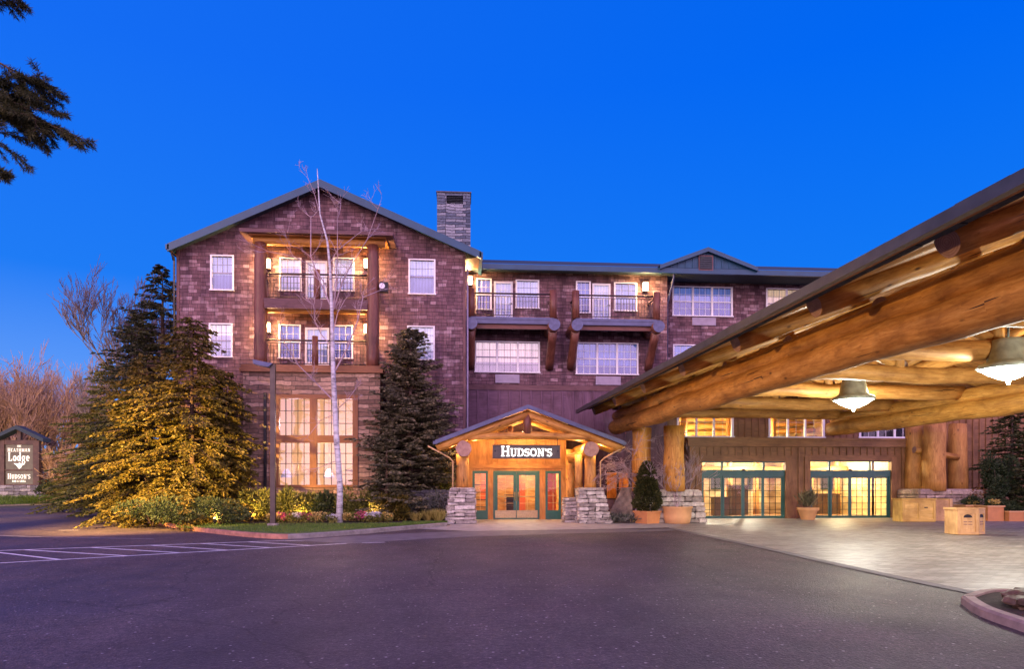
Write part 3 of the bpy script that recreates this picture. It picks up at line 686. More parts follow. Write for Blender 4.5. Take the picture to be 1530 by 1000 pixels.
# ================================================================== centre wing
xc1 = FX(997, YC)
holes = []
for a in ((712, 734, 418, 462, 'cur_sky', 1), (771, 805, 420, 460, 'cur_pale', 1), (861, 882, 422, 467, 'cur_sky', 1), (918, 951, 424, 464, 'cur_pale', 1),
          (710, 806, 512, 556, 'cur_pink', 3), (861, 953, 514, 559, 'cur_sky', 3)):
    holes.append(window(LB, a[0], a[1], a[2], a[3], YC, a[4], a[5], 3 if a[5] > 1 else 3, 4, True))
YP = YC-1.5
zd1 = F(760, 472, YP)[1]; zd2 = F(920, 478, YP)[1]; zd = (zd1+zd2)/2
holes.append(balcony_door(738, 766, 421, zd, YC, 'cur_pale')); holes.append(balcony_door(885, 912, 424, zd, YC, 'cur_pale'))
zband = F(800, 580, YC)[1]; zg = F(850, 403, YC-.75)[1]
mb = MB(); wall_holes(mb, xr+.01, xc1, zband, zg+.3, holes, YC); mb.quad((xc1, YC, 0), (xc1, YR+.2, 0), (xc1, YR+.2, zg+.3), (xc1, YC, zg+.3)); mb.build('wall', M['shingle'], LB)
mb = MB(); mb.box(xr+.02, xc1, YC-.05, YC-.002, zband-.12, zband+.12); mb.build('belly_band', M['band'], LB)
# ground-floor board & batten (dark window right of the porch)
hw = (FX(905, YC), FX(941, YC), F(922, 745, YC)[1], F(922, 706, YC)[1])
hd = (FX(700, YC), FX(845, YC), -.01, 2.75)
mb = MB(); wall_holes(mb, xr+.02, xc1, 0, zband-.12, [hw, hd], YC); battens(mb, xr+.05, xc1, 0, zband-.13, [hw, hd], YC); mb.build('board_siding', M['board'], LB)
window(LB, 905, 941, 706, 745, YC, None, 2, 1, 2, False, 'bronze', 'glass_clear')
room(LB, hw[0]-.2, hw[1]+.2, YC+.23, YC+2.5, .8, 3, 'inner_wood', 'inner_floor', 'inner_white', lights=((hw[0]+.4, YC+1.2, 2.4, 50, WARM),))
# eave: fascia/gutter and roof of centre + right wing
xe1 = FX(1300, YR)+6
ye = YC-.75
mb = MB(); mb.box(erx-.3, xe1, ye-.06, ye+.08, zg-.06, zg+.18); mb.build('fascia', M['fascia'], LB)
mb = MB(); mb.quad((erx-.3, ye-.04, zg+.20), (xe1, ye-.04, zg+.20), (xe1, ye+8, zg+3.0), (erx-.3, ye+8, zg+3.0)); mb.quad((erx-.3, ye+.06, zg+.05), (erx-.3, YC+1.2, zg+.05), (xe1, YC+1.2, zg+.05), (xe1, ye+.06, zg+.05)); mb.build('roof', M['roof'], LB)
# dormer gable
dax, daz = F(1056, 374, ye); dx0, dx1 = FX(984, ye), FX(1130, ye); dzb = zg+.19
mb = MB(); v0 = len(mb.v); mb.v += [(dx0+.25, ye-.01, dzb+.002), (dx1-.25, ye-.01, dzb+.002), (dax, ye-.01, daz-.1)]; mb.face((0, 1, 2))
for i in range(11):
    x = dx0+.6+i*(dx1-dx0-1.2)/10; top = dzb+(daz-.15-dzb)*(1-abs(x-dax)/((dx1-dx0)/2))
    if top > dzb+.1: mb.box(x-.03, x+.03, ye-.04, ye-.011, dzb+.01, top)
dm = mb.build('dormer', M['dormer'], LB, org=(dax, ye, dzb))
mb = MB()
for ex_ in (dx0, dx1):
    A = [(ex_, ye-.22, dzb-.12), (ex_, ye-.22, dzb+.06), (dax, ye-.22, daz+.08), (dax, ye-.22, daz-.12)]; B = [(p[0], ye+5, p[2]) for p in A]
    mb.quad(*A); mb.quad(A[1], B[1], B[2], A[2]); mb.quad(B[0], A[0], A[3], B[3])
mb.build('dormer_roof', M['fascia'], dm)
vx0, vx1 = FX(1045, ye), FX(1063, ye); vz1, vz0 = F(1054, 384, ye)[1], F(1054, 403, ye)[1]
mb = MB(); mb.box(vx0-.06, vx1+.06, ye-.07, ye-.042, vz0-.06, vz1+.06)
vt = mb.build('vent', M['band'], dm)
mb = MB(); mb.box(vx0, vx1, ye-.085, ye-.071, vz0, vz1)
for i in range(6): z = vz0+(vz1-vz0)*(i+.5)/6; mb.box(vx0+.01, vx1-.01, ye-.11, ye-.086, z-.02, z+.015)
mb.build('vent_louver', M['louver'], dm)
for px, py in ((700.5, 421), (963, 430)):
    x, z = F(px, py, YC); sconce(LB, max(x, xr+.22), YC, z, 210)
# ---- log-bracketed balconies of the centre wing
def log_balcony(pxa, pxb, side_l, side_r):
    xa, xb = FX(pxa, YP), FX(pxb, YP)
    mb = MB(); mb.box(xa, xb, YP, YC-.003, zd-.12, zd-.005); mb.box(xa+.1, xb-.1, YP+.02, YP+.14, zd-.3, zd-.125)
    bo = mb.build('balcony', M['paint_blue'], LB, org=(xa, YP, zd))
    mb = MB(); mb.box(xa+.25, xb-.25, YP+.3, YC-.01, zd-.17, zd-.125); mb.box(xa+.25, xb-.25, YP+.15, YP+.27, zd-.5, zd-.305); mb.build('joist', M['log_red'], bo)
    zb_ = zd-.37
    for x, s_ in ((xa, 0), (xb, 1)):
        mb = MB(); mb.log((x, YP-.28, zb_), (x, YC, zb_), .27, .27, n=22, bend=0, wob=.03)
        mb.build('bracket_log', [M['log_red'], M['log_end_blue']], bo)
        mb = MB(); mb.log((x, YP+.25, zb_-.2), (x, YC+.05, zb_-1.65), .2, .2, bend=0); mb.build('brace', [M['log_red'], M['log_end']], bo)
        mb = MB(); mb.log((x, YP+.12, zd), (x, YP+.12, zd+1.25), .17, .16, bend=0, wob=.03); mb.build('newel_post', [M['log_red'], M['log_end']], bo)
    railing(bo, [(xa+.15, YP+.12, xb-.15, YP+.12), (xa, YP+.25, xa, YC), (xb, YP+.25, xb, YC)], zd, zd+1.07)
log_balcony(704, 827, 0, 0); log_balcony(861, 982, 0, 0)
def ac_unit(px0, px1, py0, py1, Y):
    x0, z1 = F(px0, py0, Y); x1, z0 = F(px1, py1, Y)
    mb = MB(); mb.box(x0, x1, Y-.06, Y-.002, z0, z1)
    for i in range(6): z = z0+(z1-z0)*(i+.6)/6.5; mb.box(x0+.03, x1-.03, Y-.075, Y-.061, z-.012, z+.012)
    mb.build('air_conditioner', M['ac'], LB)
ac_unit(740, 776, 560, 573, YC); ac_unit(890, 927, 563, 576, YC); ac_unit(1034, 1069, 475, 487, YR)

# ================================================================== right wing
xR2 = FX(1352, YR)+16
zvt = F(1190, 655, YC-1.1)[1]
YV = 30.9
holes = []
for a in ((1005, 1094, 430, 472, 'cur_sky', 3), (1145, 1234, 433, 476, 'cur_warm', 3), (1006, 1095, 517, 560, 'cur_sky', 3), (1300, 1380, 437, 480, 'cur_sky', 3)):
    holes.append(window(LB, a[0], a[1], a[2], a[3], YR, a[4], a[5], 3, 4, True))
zs_ = F(1100, 575, YR)[1]
mb = MB(); wall_holes(mb, xc1, xR2, zs_, zg+.3, holes, YR); mb.build('wall', M['shingle'], LB)
lobby = [window(LB, *a, YR, c_, n_, 2, 2, False, gl='glass_clear', trim=.08) for a, c_, n_ in (((1012, 1095, 609, 652), None, 3), ((1149, 1231, 610, 653), None, 3), ((1284, 1364, 611, 653), 'dark_room', 3))]
mb = MB(); vh_ = (FX(1031, YV)+.2, FX(1352, YV)-.2, -.005, F(1190, 668, YV)[1]-.06); wall_holes(mb, xc1, xR2, 0, zs_, lobby+[vh_], YR, .2); battens(mb, xc1, xR2, 0, zs_, lobby+[vh_], YR, .35); mb.build('board_siding', M['board_tan'], LB)
lx0_, lx1_ = lobby[0][0]-1, lobby[1][1]+1
rm = room(LB, lx0_, lx1_, YR+.23, YR+5, 2.9, zs_-.1, 'inner_cream', 'inner_floor', 'inner_cream', lights=((lx0_+2.5, YR+2.0, 4.2, 420, (1, .72, .36)), (lx0_+6, YR+1.9, 4.2, 420, (1, .72, .36))))
mb = MB()
for i in range(5): mb.log((lx0_, YR+3.2+.2*i, 4.0+.42*i-.2), (lx1_, YR+2.6+.2*i, 4.3+.42*i-.2), .16, .13)
for i in range(3): x = lx0_+2+i*2.4; mb.log((x, YR+2, 2.9), (x, YR+2, 5.8), .16, .15)
mb.build('interior_log', [M['log_pale'], M['log_end']], rm)
mb = MB()
for x, z in ((lx0_+1.6, 4.2), (lx0_+4.9, 4.5)): mb.tube([(x, YR+1.6, z), (x, YR+1.6, z+.1), (x, YR+1.6, z+.3)], [.4, .38, .12], 12)
mb.build('ceiling_pendant', M['cur_warm'], rm)
mb = MB(); mb.tube([(xc1+.12, YC-.65, zg), (xc1+.12, YC-.55, zg-.3), (xc1+.12, YC+.4, zg-1.2), (xc1+.12, YC+.45, 5)], .05, 8); mb.build('downspout', M['paint_blue'], LB)
# far dark wall on the right
YF = 35.5; xf0, xf1 = FX(1352, YF)-1, FX(1640, YF)
fw = [window(LB, 1441, 1477, 622, 655, YF, 'dark_room', 2, 3, 4, True), window(LB, 1458, 1471, 694, 735, YF, 'cur_white', 1, 1, 2, False)]
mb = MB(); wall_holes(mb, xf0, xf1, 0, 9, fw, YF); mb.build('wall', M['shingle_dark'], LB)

# ---- vestibule with two sliding-door sets
vx0, vx1 = FX(1031, YV), FX(1352, YV); zt = F(1190, 655, YV)[1]; zc = F(1190, 668, YV)[1]
d1 = (FX(1048, YV), FX(1173, YV), -.005, F(1110, 690, YV)[1]); d2 = (FX(1210, YV), FX(1331, YV), -.005, F(1270, 689, YV)[1])
VB = LB
mb = MB(); wall_holes(mb, vx0, vx1, 0, zc, [d1, d2], YV, .2); mb.quad((vx0, YR, 0), (vx0, YV, 0), (vx0, YV, zc), (vx0, YR, zc)); mb.quad((vx1, YV, 0), (vx1, YR, 0), (vx1, YR, zc), (vx1, YV, zc))
battens(mb, vx0+.1, vx1-.1, 0, zc-.02, [(d1[0]-.3, d1[1]+.3, 0, d1[3]+.22), (d2[0]-.3, d2[1]+.3, 0, d2[3]+.22)], YV, .34)
mb.build('vestibule_wall', M['board_tan'], VB)
mb = MB()
for d in (d1, d2):
    mb.box(d[0]-.27, d[0]-.001, YV-.06, YV+.05, 0, d[3]+.18); mb.box(d[1]+.001, d[1]+.27, YV-.06, YV+.05, 0, d[3]+.18); mb.box(d[0], d[1], YV-.057, YV+.05, d[3]+.001, d[3]+.17)
mb.box(vx0-.04, vx0+.18, YV-.07, YV+.1, 0, zc-.003); mb.box(vx1-.18, vx1+.04, YV-.07, YV+.1, 0, zc-.003)
mb.build('door_surround', M['board_tan'], VB)
mb = MB(); mb.box(vx0-.15, vx1+.15, YV-.18, YR-.003, zc, zt-.1); mb.box(vx0-.22, vx1+.22, YV-.25, YR-.004, zt-.099, zt); mb.build('vestibule_cap', M['board_tan'], VB)
def slider(d, px_mid):
    x0, x1, _, z1 = d; zt_ = F(1110, 703, YV)[1]; zh = zt_-.02; zl = F(1110, 712, YV)[1]
    mb = MB(); y0, y1 = YV+.04, YV+.14; W = (x1-x0)/4
    mb.box(x0, x1, y0-.02, y1+.02, zl, zt_); mb.box(x0, x1, y0, y1, z1-.05, z1); mb.box(x0, x0+.07, y0, y1, 0, zl); mb.box(x1-.07, x1, y0, y1, 0, zl)
    for i, xx in enumerate((x0+W, x1-W)): mb.box(xx-.04, xx+.04, y0, y1, zt_, z1-.05)
    o = mb.build('sliding_door', M['green_door'], VB, org=(x0, YV, 0))
    lv = MB(); mu = MB(); gl_ = MB()
    gl_.quad((x0, y0+.05, zt_), (x1, y0+.05, zt_), (x1, y0+.05, z1), (x0, y0+.05, z1))
    for i in range(4):
        a = x0+.07+i*(x1-x0-.14)/4; b = a+(x1-x0-.14)/4; yy = y0+.01 if i in (1, 2) else y0+.05; t = .075
        lv.box(a, a+t, yy, yy+.04, 0.01, zl); lv.box(b-t, b, yy, yy+.04, .01, zl); lv.box(a+t, b-t, yy, yy+.04, .01, .12); lv.box(a+t, b-t, yy, yy+.04, zl-.09, zl-.002)
        for j in (1, 2): x = a+t+(b-a-2*t)*j/3; mu.box(x-.011, x+.011, yy+.005, yy+.03, .12, zl-.09)
        for j in range(1, 6): z = .12+(zl-.21)*j/6; mu.box(a+t, b-t, yy+.007, yy+.028, z-.011, z+.011)
        gl_.quad((a+t, yy+.033, .1), (b-t, yy+.033, .1), (b-t, yy+.033, zl-.05), (a+t, yy+.033, zl-.05))
    lv.build('door_leaf', M['green_door'], o); mu.build('muntin', M['black'], o); gl_.build('pane', M['glass_clear'], o)
    s_ = MB(); xm = (x0+x1)/2; s_.box(xm-.08, xm+.08, YV-.03, YV+.02, zt_-.03, zt_+.05); s_.build('sensor', M['black'], o)
slider(d1, 1110); slider(d2, 1270)
vr = room(VB, vx0+.2, vx1-.2, YV+.21, YV+6, .012, zc-.05, 'inner_cream', 'inner_floor', 'inner_cream',
          lights=((d1[0]+1, YV+2.2, 2.7, 560, (1, .9, .66)), (d1[1]-.4, YV+3.5, 2.7, 560, (1, .9, .66)), (d2[0]+1, YV+2.2, 2.7, 560, (1, .8, .42)), (d2[1]-.5, YV+3.5, 2.7, 560, (1, .8, .42))))
mb = MB()
for x0, x1, y, z1, mm in ((d1[0]+.2, d1[0]+.9, YV+3, 1.2, 0), (d1[0]+1.6, d1[0]+2.4, YV+2.6, .9, 0), (d1[1]-1.2, d1[1]-.3, YV+3.4, 1.5, 0), (d2[0]+.4, d2[0]+1.2, YV+3, 1.9, 0), (d2[0]+1.7, d2[1]-.2, YV+4, 1.05, 0)):
    mb.box(x0, x1, y, y+.5, 0.02, z1, mm); mb.box(x0-.05, x1+.05, y-.05, y+.55, z1, z1+.05)
mb.build('lobby_furniture', M['counter'], vr)
mb = MB()
for i in range(7): x = vx0+.7+i*1.5; mb.log((x, YV+4.6, .02), (x, YV+4.6, zc-.1), .16, .15)
mb.log((vx0+.3, YV+4.4, 2.4), (vx1-.3, YV+4.4, 2.4), .17)
mb.build('interior_log', [M['log_pale'], M['log_end']], vr)
mb = MB()
for i in range(5): x = vx0+1.1+i*2.1; mb.box(x, x+.7, YV+5.9, YV+5.96, 1.3, 2.0)
mb.build('wall_picture', M['shrub_grey'], vr)

# ================================================================== entrance porch (restaurant)
YD = 30.7
PB = empty('entrance_porch', (FX(790, 27.7), 27.9, 0), 'small gabled log entrance porch with stacked stone piers and green double doors', 'porch')
px0_, px1_ = FX(697, YD), FX(846, YD)
side = [(FX(706, YD), FX(729, YD)), (FX(815, YD), FX(838, YD))]; dd = (FX(737, YD), FX(806, YD)); zdt = F(772, 704, YD)[1]
hol = [(side[0][0], side[0][1], 0, zdt), (dd[0], dd[1], -.01, zdt), (side[1][0], side[1][1], 0, zdt)]
zpt = F(772, 655, YD)[1]+.9; _e0 = F(650, 656, 27.4); _a0 = F(789, 606, 27.4); zpt = _e0[1]+(px0_-_e0[0])*(_a0[1]-_e0[1])/(_a0[0]-_e0[0])-.15
mb = MB(); wall_holes(mb, px0_, px1_, 0, zpt, hol, YD, .15); mb.quad((px0_, YC, 0), (px0_, YD, 0), (px0_, YD, zpt), (px0_, YC, zpt)); mb.quad((px1_, YD, 0), (px1_, YC, 0), (px1_, YC, zpt), (px1_, YD, zpt))
battens(mb, px0_+.05, px1_-.05, zdt+.32, zpt, [], YD, .42); mb.box(px0_, px1_, YD-.05, YD-.001, zdt+.1, zdt+.3)
mb.build('porch_wall', M['board_gold'], PB)
for k, (a, b) in enumerate(side):
    mb = MB(); t = .1
    for q in ((a, a+t, 0, zdt), (b-t, b, 0, zdt), (a+t, b-t, zdt-.12, zdt), (a+t, b-t, 0, .42)): mb.box(q[0], q[1], YD-.01, YD+.06, q[2], q[3])
    o = mb.build('sidelight', M['green_door'], PB)
    g_ = MB(); g_.quad((a+t, YD+.04, .4), (b-t, YD+.04, .4), (b-t, YD+.04, zdt-.1), (a+t, YD+.04, zdt-.1)); g_.build('pane', M['glass_clear'], o)
    g_ = MB(); x = (a+b)/2; g_.box(x-.01, x+.01, YD+.01, YD+.03, .42, zdt-.12)
    for j in range(1, 5): z = .42+(zdt-.54)*j/5; g_.box(a+t, b-t, YD+.012, YD+.028, z-.01, z+.01)
    g_.build('muntin', M['twig_tan'], o)
xm = (dd[0]+dd[1])/2
mb = MB(); mb.box(dd[0], dd[0]+.06, YD-.02, YD+.1, 0, zdt); mb.box(dd[1]-.06, dd[1], YD-.02, YD+.1, 0, zdt); mb.box(dd[0]+.06, dd[1]-.06, YD-.02, YD+.1, zdt-.06, zdt)
df = mb.build('door_frame', M['green_door'], PB)
for s_, (a, b) in enumerate(((dd[0]+.065, xm-.005), (xm+.005, dd[1]-.065))):
    mb = MB(); t = .13
    for q in ((a, a+t, .02, zdt-.065), (b-t, b, .02, zdt-.065), (a+t, b-t, zdt-.2, zdt-.065), (a+t, b-t, .02, .12)): mb.box(q[0], q[1], YD, YD+.05, q[2], q[3])
    o = mb.build('door', M['green_door'], PB, org=(a, YD, 0))
    k_ = MB(); k_.box(a+.02, b-.02, YD-.012, YD-.001, .08, .42); k_.box(a+t, b-t, YD+.01, YD+.04, .12, .42); k_.build('kick_plate', M['steel'], o)
    g_ = MB(); g_.quad((a+t, YD+.03, .4), (b-t, YD+.03, .4), (b-t, YD+.03, zdt-.2), (a+t, YD+.03, zdt-.2)); g_.build('pane', M['glass_clear'], o)
    g_ = MB()
    for j in (1,): x = a+t+(b-a-2*t)*j/2; g_.box(x-.01, x+.01, YD+.008, YD+.028, .42, zdt-.2)
    for j in range(1, 5): z = .42+(zdt-.62)*j/5; g_.box(a+t, b-t, YD+.01, YD+.026, z-.01, z+.01)
    g_.build('muntin', M['twig_tan'], o)
    hx = b-.07 if s_ == 0 else a+.07
    h = MB(); h.tube([(hx, YD-.07, .85), (hx, YD-.07, 1.25)], .018, 8); h.tube([(hx, YD-.07, .9), (hx, YD, .9)], .012, 6); h.tube([(hx, YD-.07, 1.2), (hx, YD, 1.2)], .012, 6); h.tube([(a+.1, YD-.05, 1.03), (b-.1, YD-.05, 1.03)], .016, 6); h.build('handle', M['steel'], o)
rm = room(PB, px0_+.05, px1_-.05, YD+.16, YD+4.2, .011, zpt-.2, 'inner_wood', 'inner_floor', 'inner_white', lights=((xm-.8, YD+1.3, 2.45, 230, (1, .86, .52)), (xm+.9, YD+2.2, 2.45, 230, (1, .86, .52))))
mb = MB(); mb.box(xm+.3, xm+.65, YD+2.6, YD+2.9, .02, 2.3); mb.box(side[1][0], side[1][1], YD+1.6, YD+1.9, .02, 2.2); mb.box(side[0][0]+.4, side[0][1], YD+2.6, YD+2.7, .8, 2.2); mb.build('red_column', M['inner_red'], rm)
mb = MB(); mb.box(xm-.25, xm+.15, YD+3, YD+3.3, .02, 1.0)
for i in range(4): mb.box(xm-.35, xm+.2, YD+2.8, YD+3.2, .5+.18*i, .54+.18*i); mb.box(side[0][0], side[0][1], YD+1.4, YD+1.7, .5+.35*i, .54+.35*i)
mb.box(xm+.05, xm+.2, YD+2.3, YD+2.4, 1.4, 2.1)
mb.build('host_stand', M['counter'], rm)
# porch structure
YF0 = 27.9
apx, apz = F(789, 606, YF0-.5); e0x, e0z = F(650, 656, YF0-.5); e1x, e1z = F(933, 667, YF0-.5); pez = (e0z+e1z)/2
mb = MB()
for ex_ in (e0x, e1x):
    P = [(ex_, YF0-.5, pez+.05), (apx, YF0-.5, apz), (apx, YC-.04, apz), (ex_, YC-.04, pez+.05)]; Q = [(p[0], p[1], p[2]-.1) for p in P]
    mb.quad(*P); mb.quad(*Q[::-1]); mb.quad(P[0], Q[0], Q[1], P[1]); mb.quad(P[3], Q[3], Q[0], P[0])
pr = mb.build('roof', M['roof'], PB)
mb = MB()
for ex_ in (e0x, e1x):
    P = [(ex_, YF0-.53, pez+.08), (apx, YF0-.53, apz+.03), (apx, YF0-.501, apz+.03), (ex_, YF0-.501, pez+.08)]; Q = [(p[0], p[1], p[2]-.17) for p in P]
    mb.quad(*P); mb.quad(*Q[::-1]); mb.quad(P[0], Q[0], Q[1], P[1])
    mb.box(ex_-.08, ex_+.08, YF0-.5, YC-.1, pez-.08, pez+.04)
mb.build('fascia', M['paint_blue'], PB)
mb = MB()
for ex_ in (e0x, e1x):
    P = [(ex_, YF0-.48, pez-.06), (apx, YF0-.48, apz-.11), (apx, YC-.05, apz-.11), (ex_, YC-.05, pez-.06)]; mb.quad(*P)
mb.build('ceiling_boards', M['board_gold'], PB)
sl_ = (apz-pez)/(apx-e0x); sr_ = (apz-pez)/(e1x-apx)
for yy in (YF0-.2, YF0+1.3):
    mb = MB(); mb.log((apx+.05, yy, apz-.32), (e0x+.05, yy, pez-.2), .17, .2, bend=.01); mb.build('rafter_log', [M['log'], M['log_end']], PB)
    mb = MB(); mb.log((apx-.05, yy+.02, apz-.32), (e1x-.05, yy+.02, pez-.2), .17, .2, bend=.01); mb.build('rafter_log', [M['log'], M['log_end']], PB)
ztie = F(790, 653, YF0)[1]
tx0, tx1 = FX(697, YF0), FX(883, YF0)
mb = MB(); pts = []; 
for i in range(13):
    t = i/12; pts.append((tx0+(tx1-tx0)*t, YF0-.2, ztie+.10*sin(pi*t)-.06))
mb.tube(pts, .15, 14, em=1, wob=.05); mb.build('tie_beam', [M['log'], M['log_end']], PB)
mb = MB(); mb.log((apx, YF0-.2, ztie+.1), (apx, YF0-.2, apz-.35), .17, .16, bend=0); mb.log((apx-.6, YF0+1.3, ztie+.1), (apx-.6, YF0+1.3, apz-.45), .13, .12, bend=0); mb.build('king_post', [M['log_red'], M['log_end']], PB)
zpur = F(692, 671, YF0-.4)[1]
for px in (693, 883):
    x = FX(px, YF0-.4); mb = MB(); mb.log((x, YF0-.5, zpur), (x, YD, zpur), .31, .29, n=22, bend=.01); mb.build('purlin_log', [M['log'], M['log_end']], PB)
zpt_ = F(690, 730, YF0)[1]
for px, r_ in ((691, .27), (866, .17), (882, .25)):
    x = FX(px, YF0); mb = MB(); mb.log((x, YF0+(.25 if px == 866 else .05), zpt_), (x, YF0+(.25 if px == 866 else .05), zpur-.2), r_, r_*.93, bend=.01); mb.build('post', [M['log_pale'], M['log_end']], PB)
x = FX(852, YD-.9); mb = MB(); mb.log((x, YD-.9, .9), (x, YD-.9, zpur+.1), .2, .19); mb.build('post', [M['log_pale'], M['log_end']], PB)
mb = MB(); a = FX(862, YF0+.3); mb.log((FX(850, YF0+.9), YF0+.9, zpur-.35), (FX(882, YF0+.2), YF0+.3, zpur-.05), .2, .2); mb.build('brace', [M['log'], M['log_end']], PB)
def stone_pier(parent, name, cx, cy, w0, d0, w1, d1, h, mat='ledge', rows=None, rough=.03, shift=0):
    mb = MB(); rows = rows or max(3, int(h/.14)); z = 0; hs = [R.uniform(.7, 1.4) for _ in range(rows)]; s_ = sum(hs)
    for i in range(rows):
        hh = h*hs[i]/s_; t = (z+hh/2)/h; W = w0+(w1-w0)*t; D = d0+(d1-d0)*t; ox = shift*(1-t)
        # four faces of blocks
        for axis in (0, 1):
            L = W if axis == 0 else D; n_ = max(1, int(round(L/R.uniform(.28, .5)))); cuts = [0]+sorted(R.uniform(.15, .85) if n_ == 2 else (k+R.uniform(-.25, .25))/n_ for k in range(1, n_))+[1]
            for k in range(n_):
                a, b = cuts[k]*L-L/2, cuts[k+1]*L-L/2
                for s2 in (-1, 1):
                    dp = R.uniform(.2, .26); o_ = R.uniform(-.02, .035)
                    if axis == 0: mb.jbox((cx+ox+(a+b)/2, cy+s2*(D/2-.1+o_), z+hh/2), (b-a-.015, dp, hh-.015), rough)
                    else: mb.jbox((cx+ox+s2*(W/2-.1+o_), cy+(a+b)/2, z+hh/2), (dp, b-a-.015, hh-.015), rough)
        z += hh
    mb.jbox((cx, cy, h-.02), (w1*.95, d1*.95, .1), .01)
    k = len(mb.f)
    zz = h-.08; mb.hexa([(cx+shift-w0/2+.12, cy-d0/2+.12, 0), (cx+shift+w0/2-.12, cy-d0/2+.12, 0), (cx+shift+w0/2-.12, cy+d0/2-.12, 0), (cx+shift-w0/2+.12, cy+d0/2-.12, 0),
             (cx-w1/2+.12, cy-d1/2+.12, zz), (cx+w1/2-.12, cy-d1/2+.12, zz), (cx+w1/2-.12, cy+d1/2-.12, zz), (cx-w1/2+.12, cy+d1/2-.12, zz)], 1)
    return mb.build(name, [M[mat], M['gap']], parent, org=ORG[parent.name] if parent else (cx, cy, 0))
stone_pier(PB, 'stone_pier', FX(691, YF0), YF0+.05, 1.25, 1.2, .98, 1.0, zpt_, shift=-.1)
stone_pier(PB, 'stone_pier', FX(880, YF0), YF0+.05, 1.35, 1.3, .98, 1.0, zpt_, shift=.18)
stone_pier(PB, 'stone_pier', FX(856, YF0+.4), YF0+.5, .75, .8, .7, .75, F(856, 745, YF0)[1], 'ledge')
mb = MB(); 
for px in (687, 886):
    x = FX(px, YF0-.1)+(-.28 if px < 700 else .28); sx = -1 if px < 700 else 1
    mb.tube([(x+sx*1.0, YF0-.35, pez-.15), (x+sx*.15, YF0-.3, zpur-.35), (x, YF0-.25, zpur-.5), (x, YF0-.25, zpt_+.05)], .03, 8); mb.build('downspout', M['twig_tan'], PB); mb = MB()
for px, s_ in ((693, 1), (883, -1)):
    light('POINT', (FX(px, YF0-.4)+s_*.42, YF0-.05, zpur+.12), 75, WARM, .05)
    light('POINT', (FX(px, YF0-.4)-s_*.42, YF0-.1, zpur+.02), 30, WARM, .05)
light('POINT', (apx, YF0+1.4, ztie-.25), 230, WARM, .15)
light('POINT', (apx-1.6, YF0+1.6, ztie-.1), 45, WARM, .15); light('POINT', (apx+1.6, YF0+1.6, ztie-.1), 45, WARM, .15)
mb = MB()
mb.tube([(apx, YF0+1.4, ztie+.2), (apx, YF0+1.4, ztie+.32)], .07, 12)
mb.build('spot_lamp', M['glow_warm'], PB)

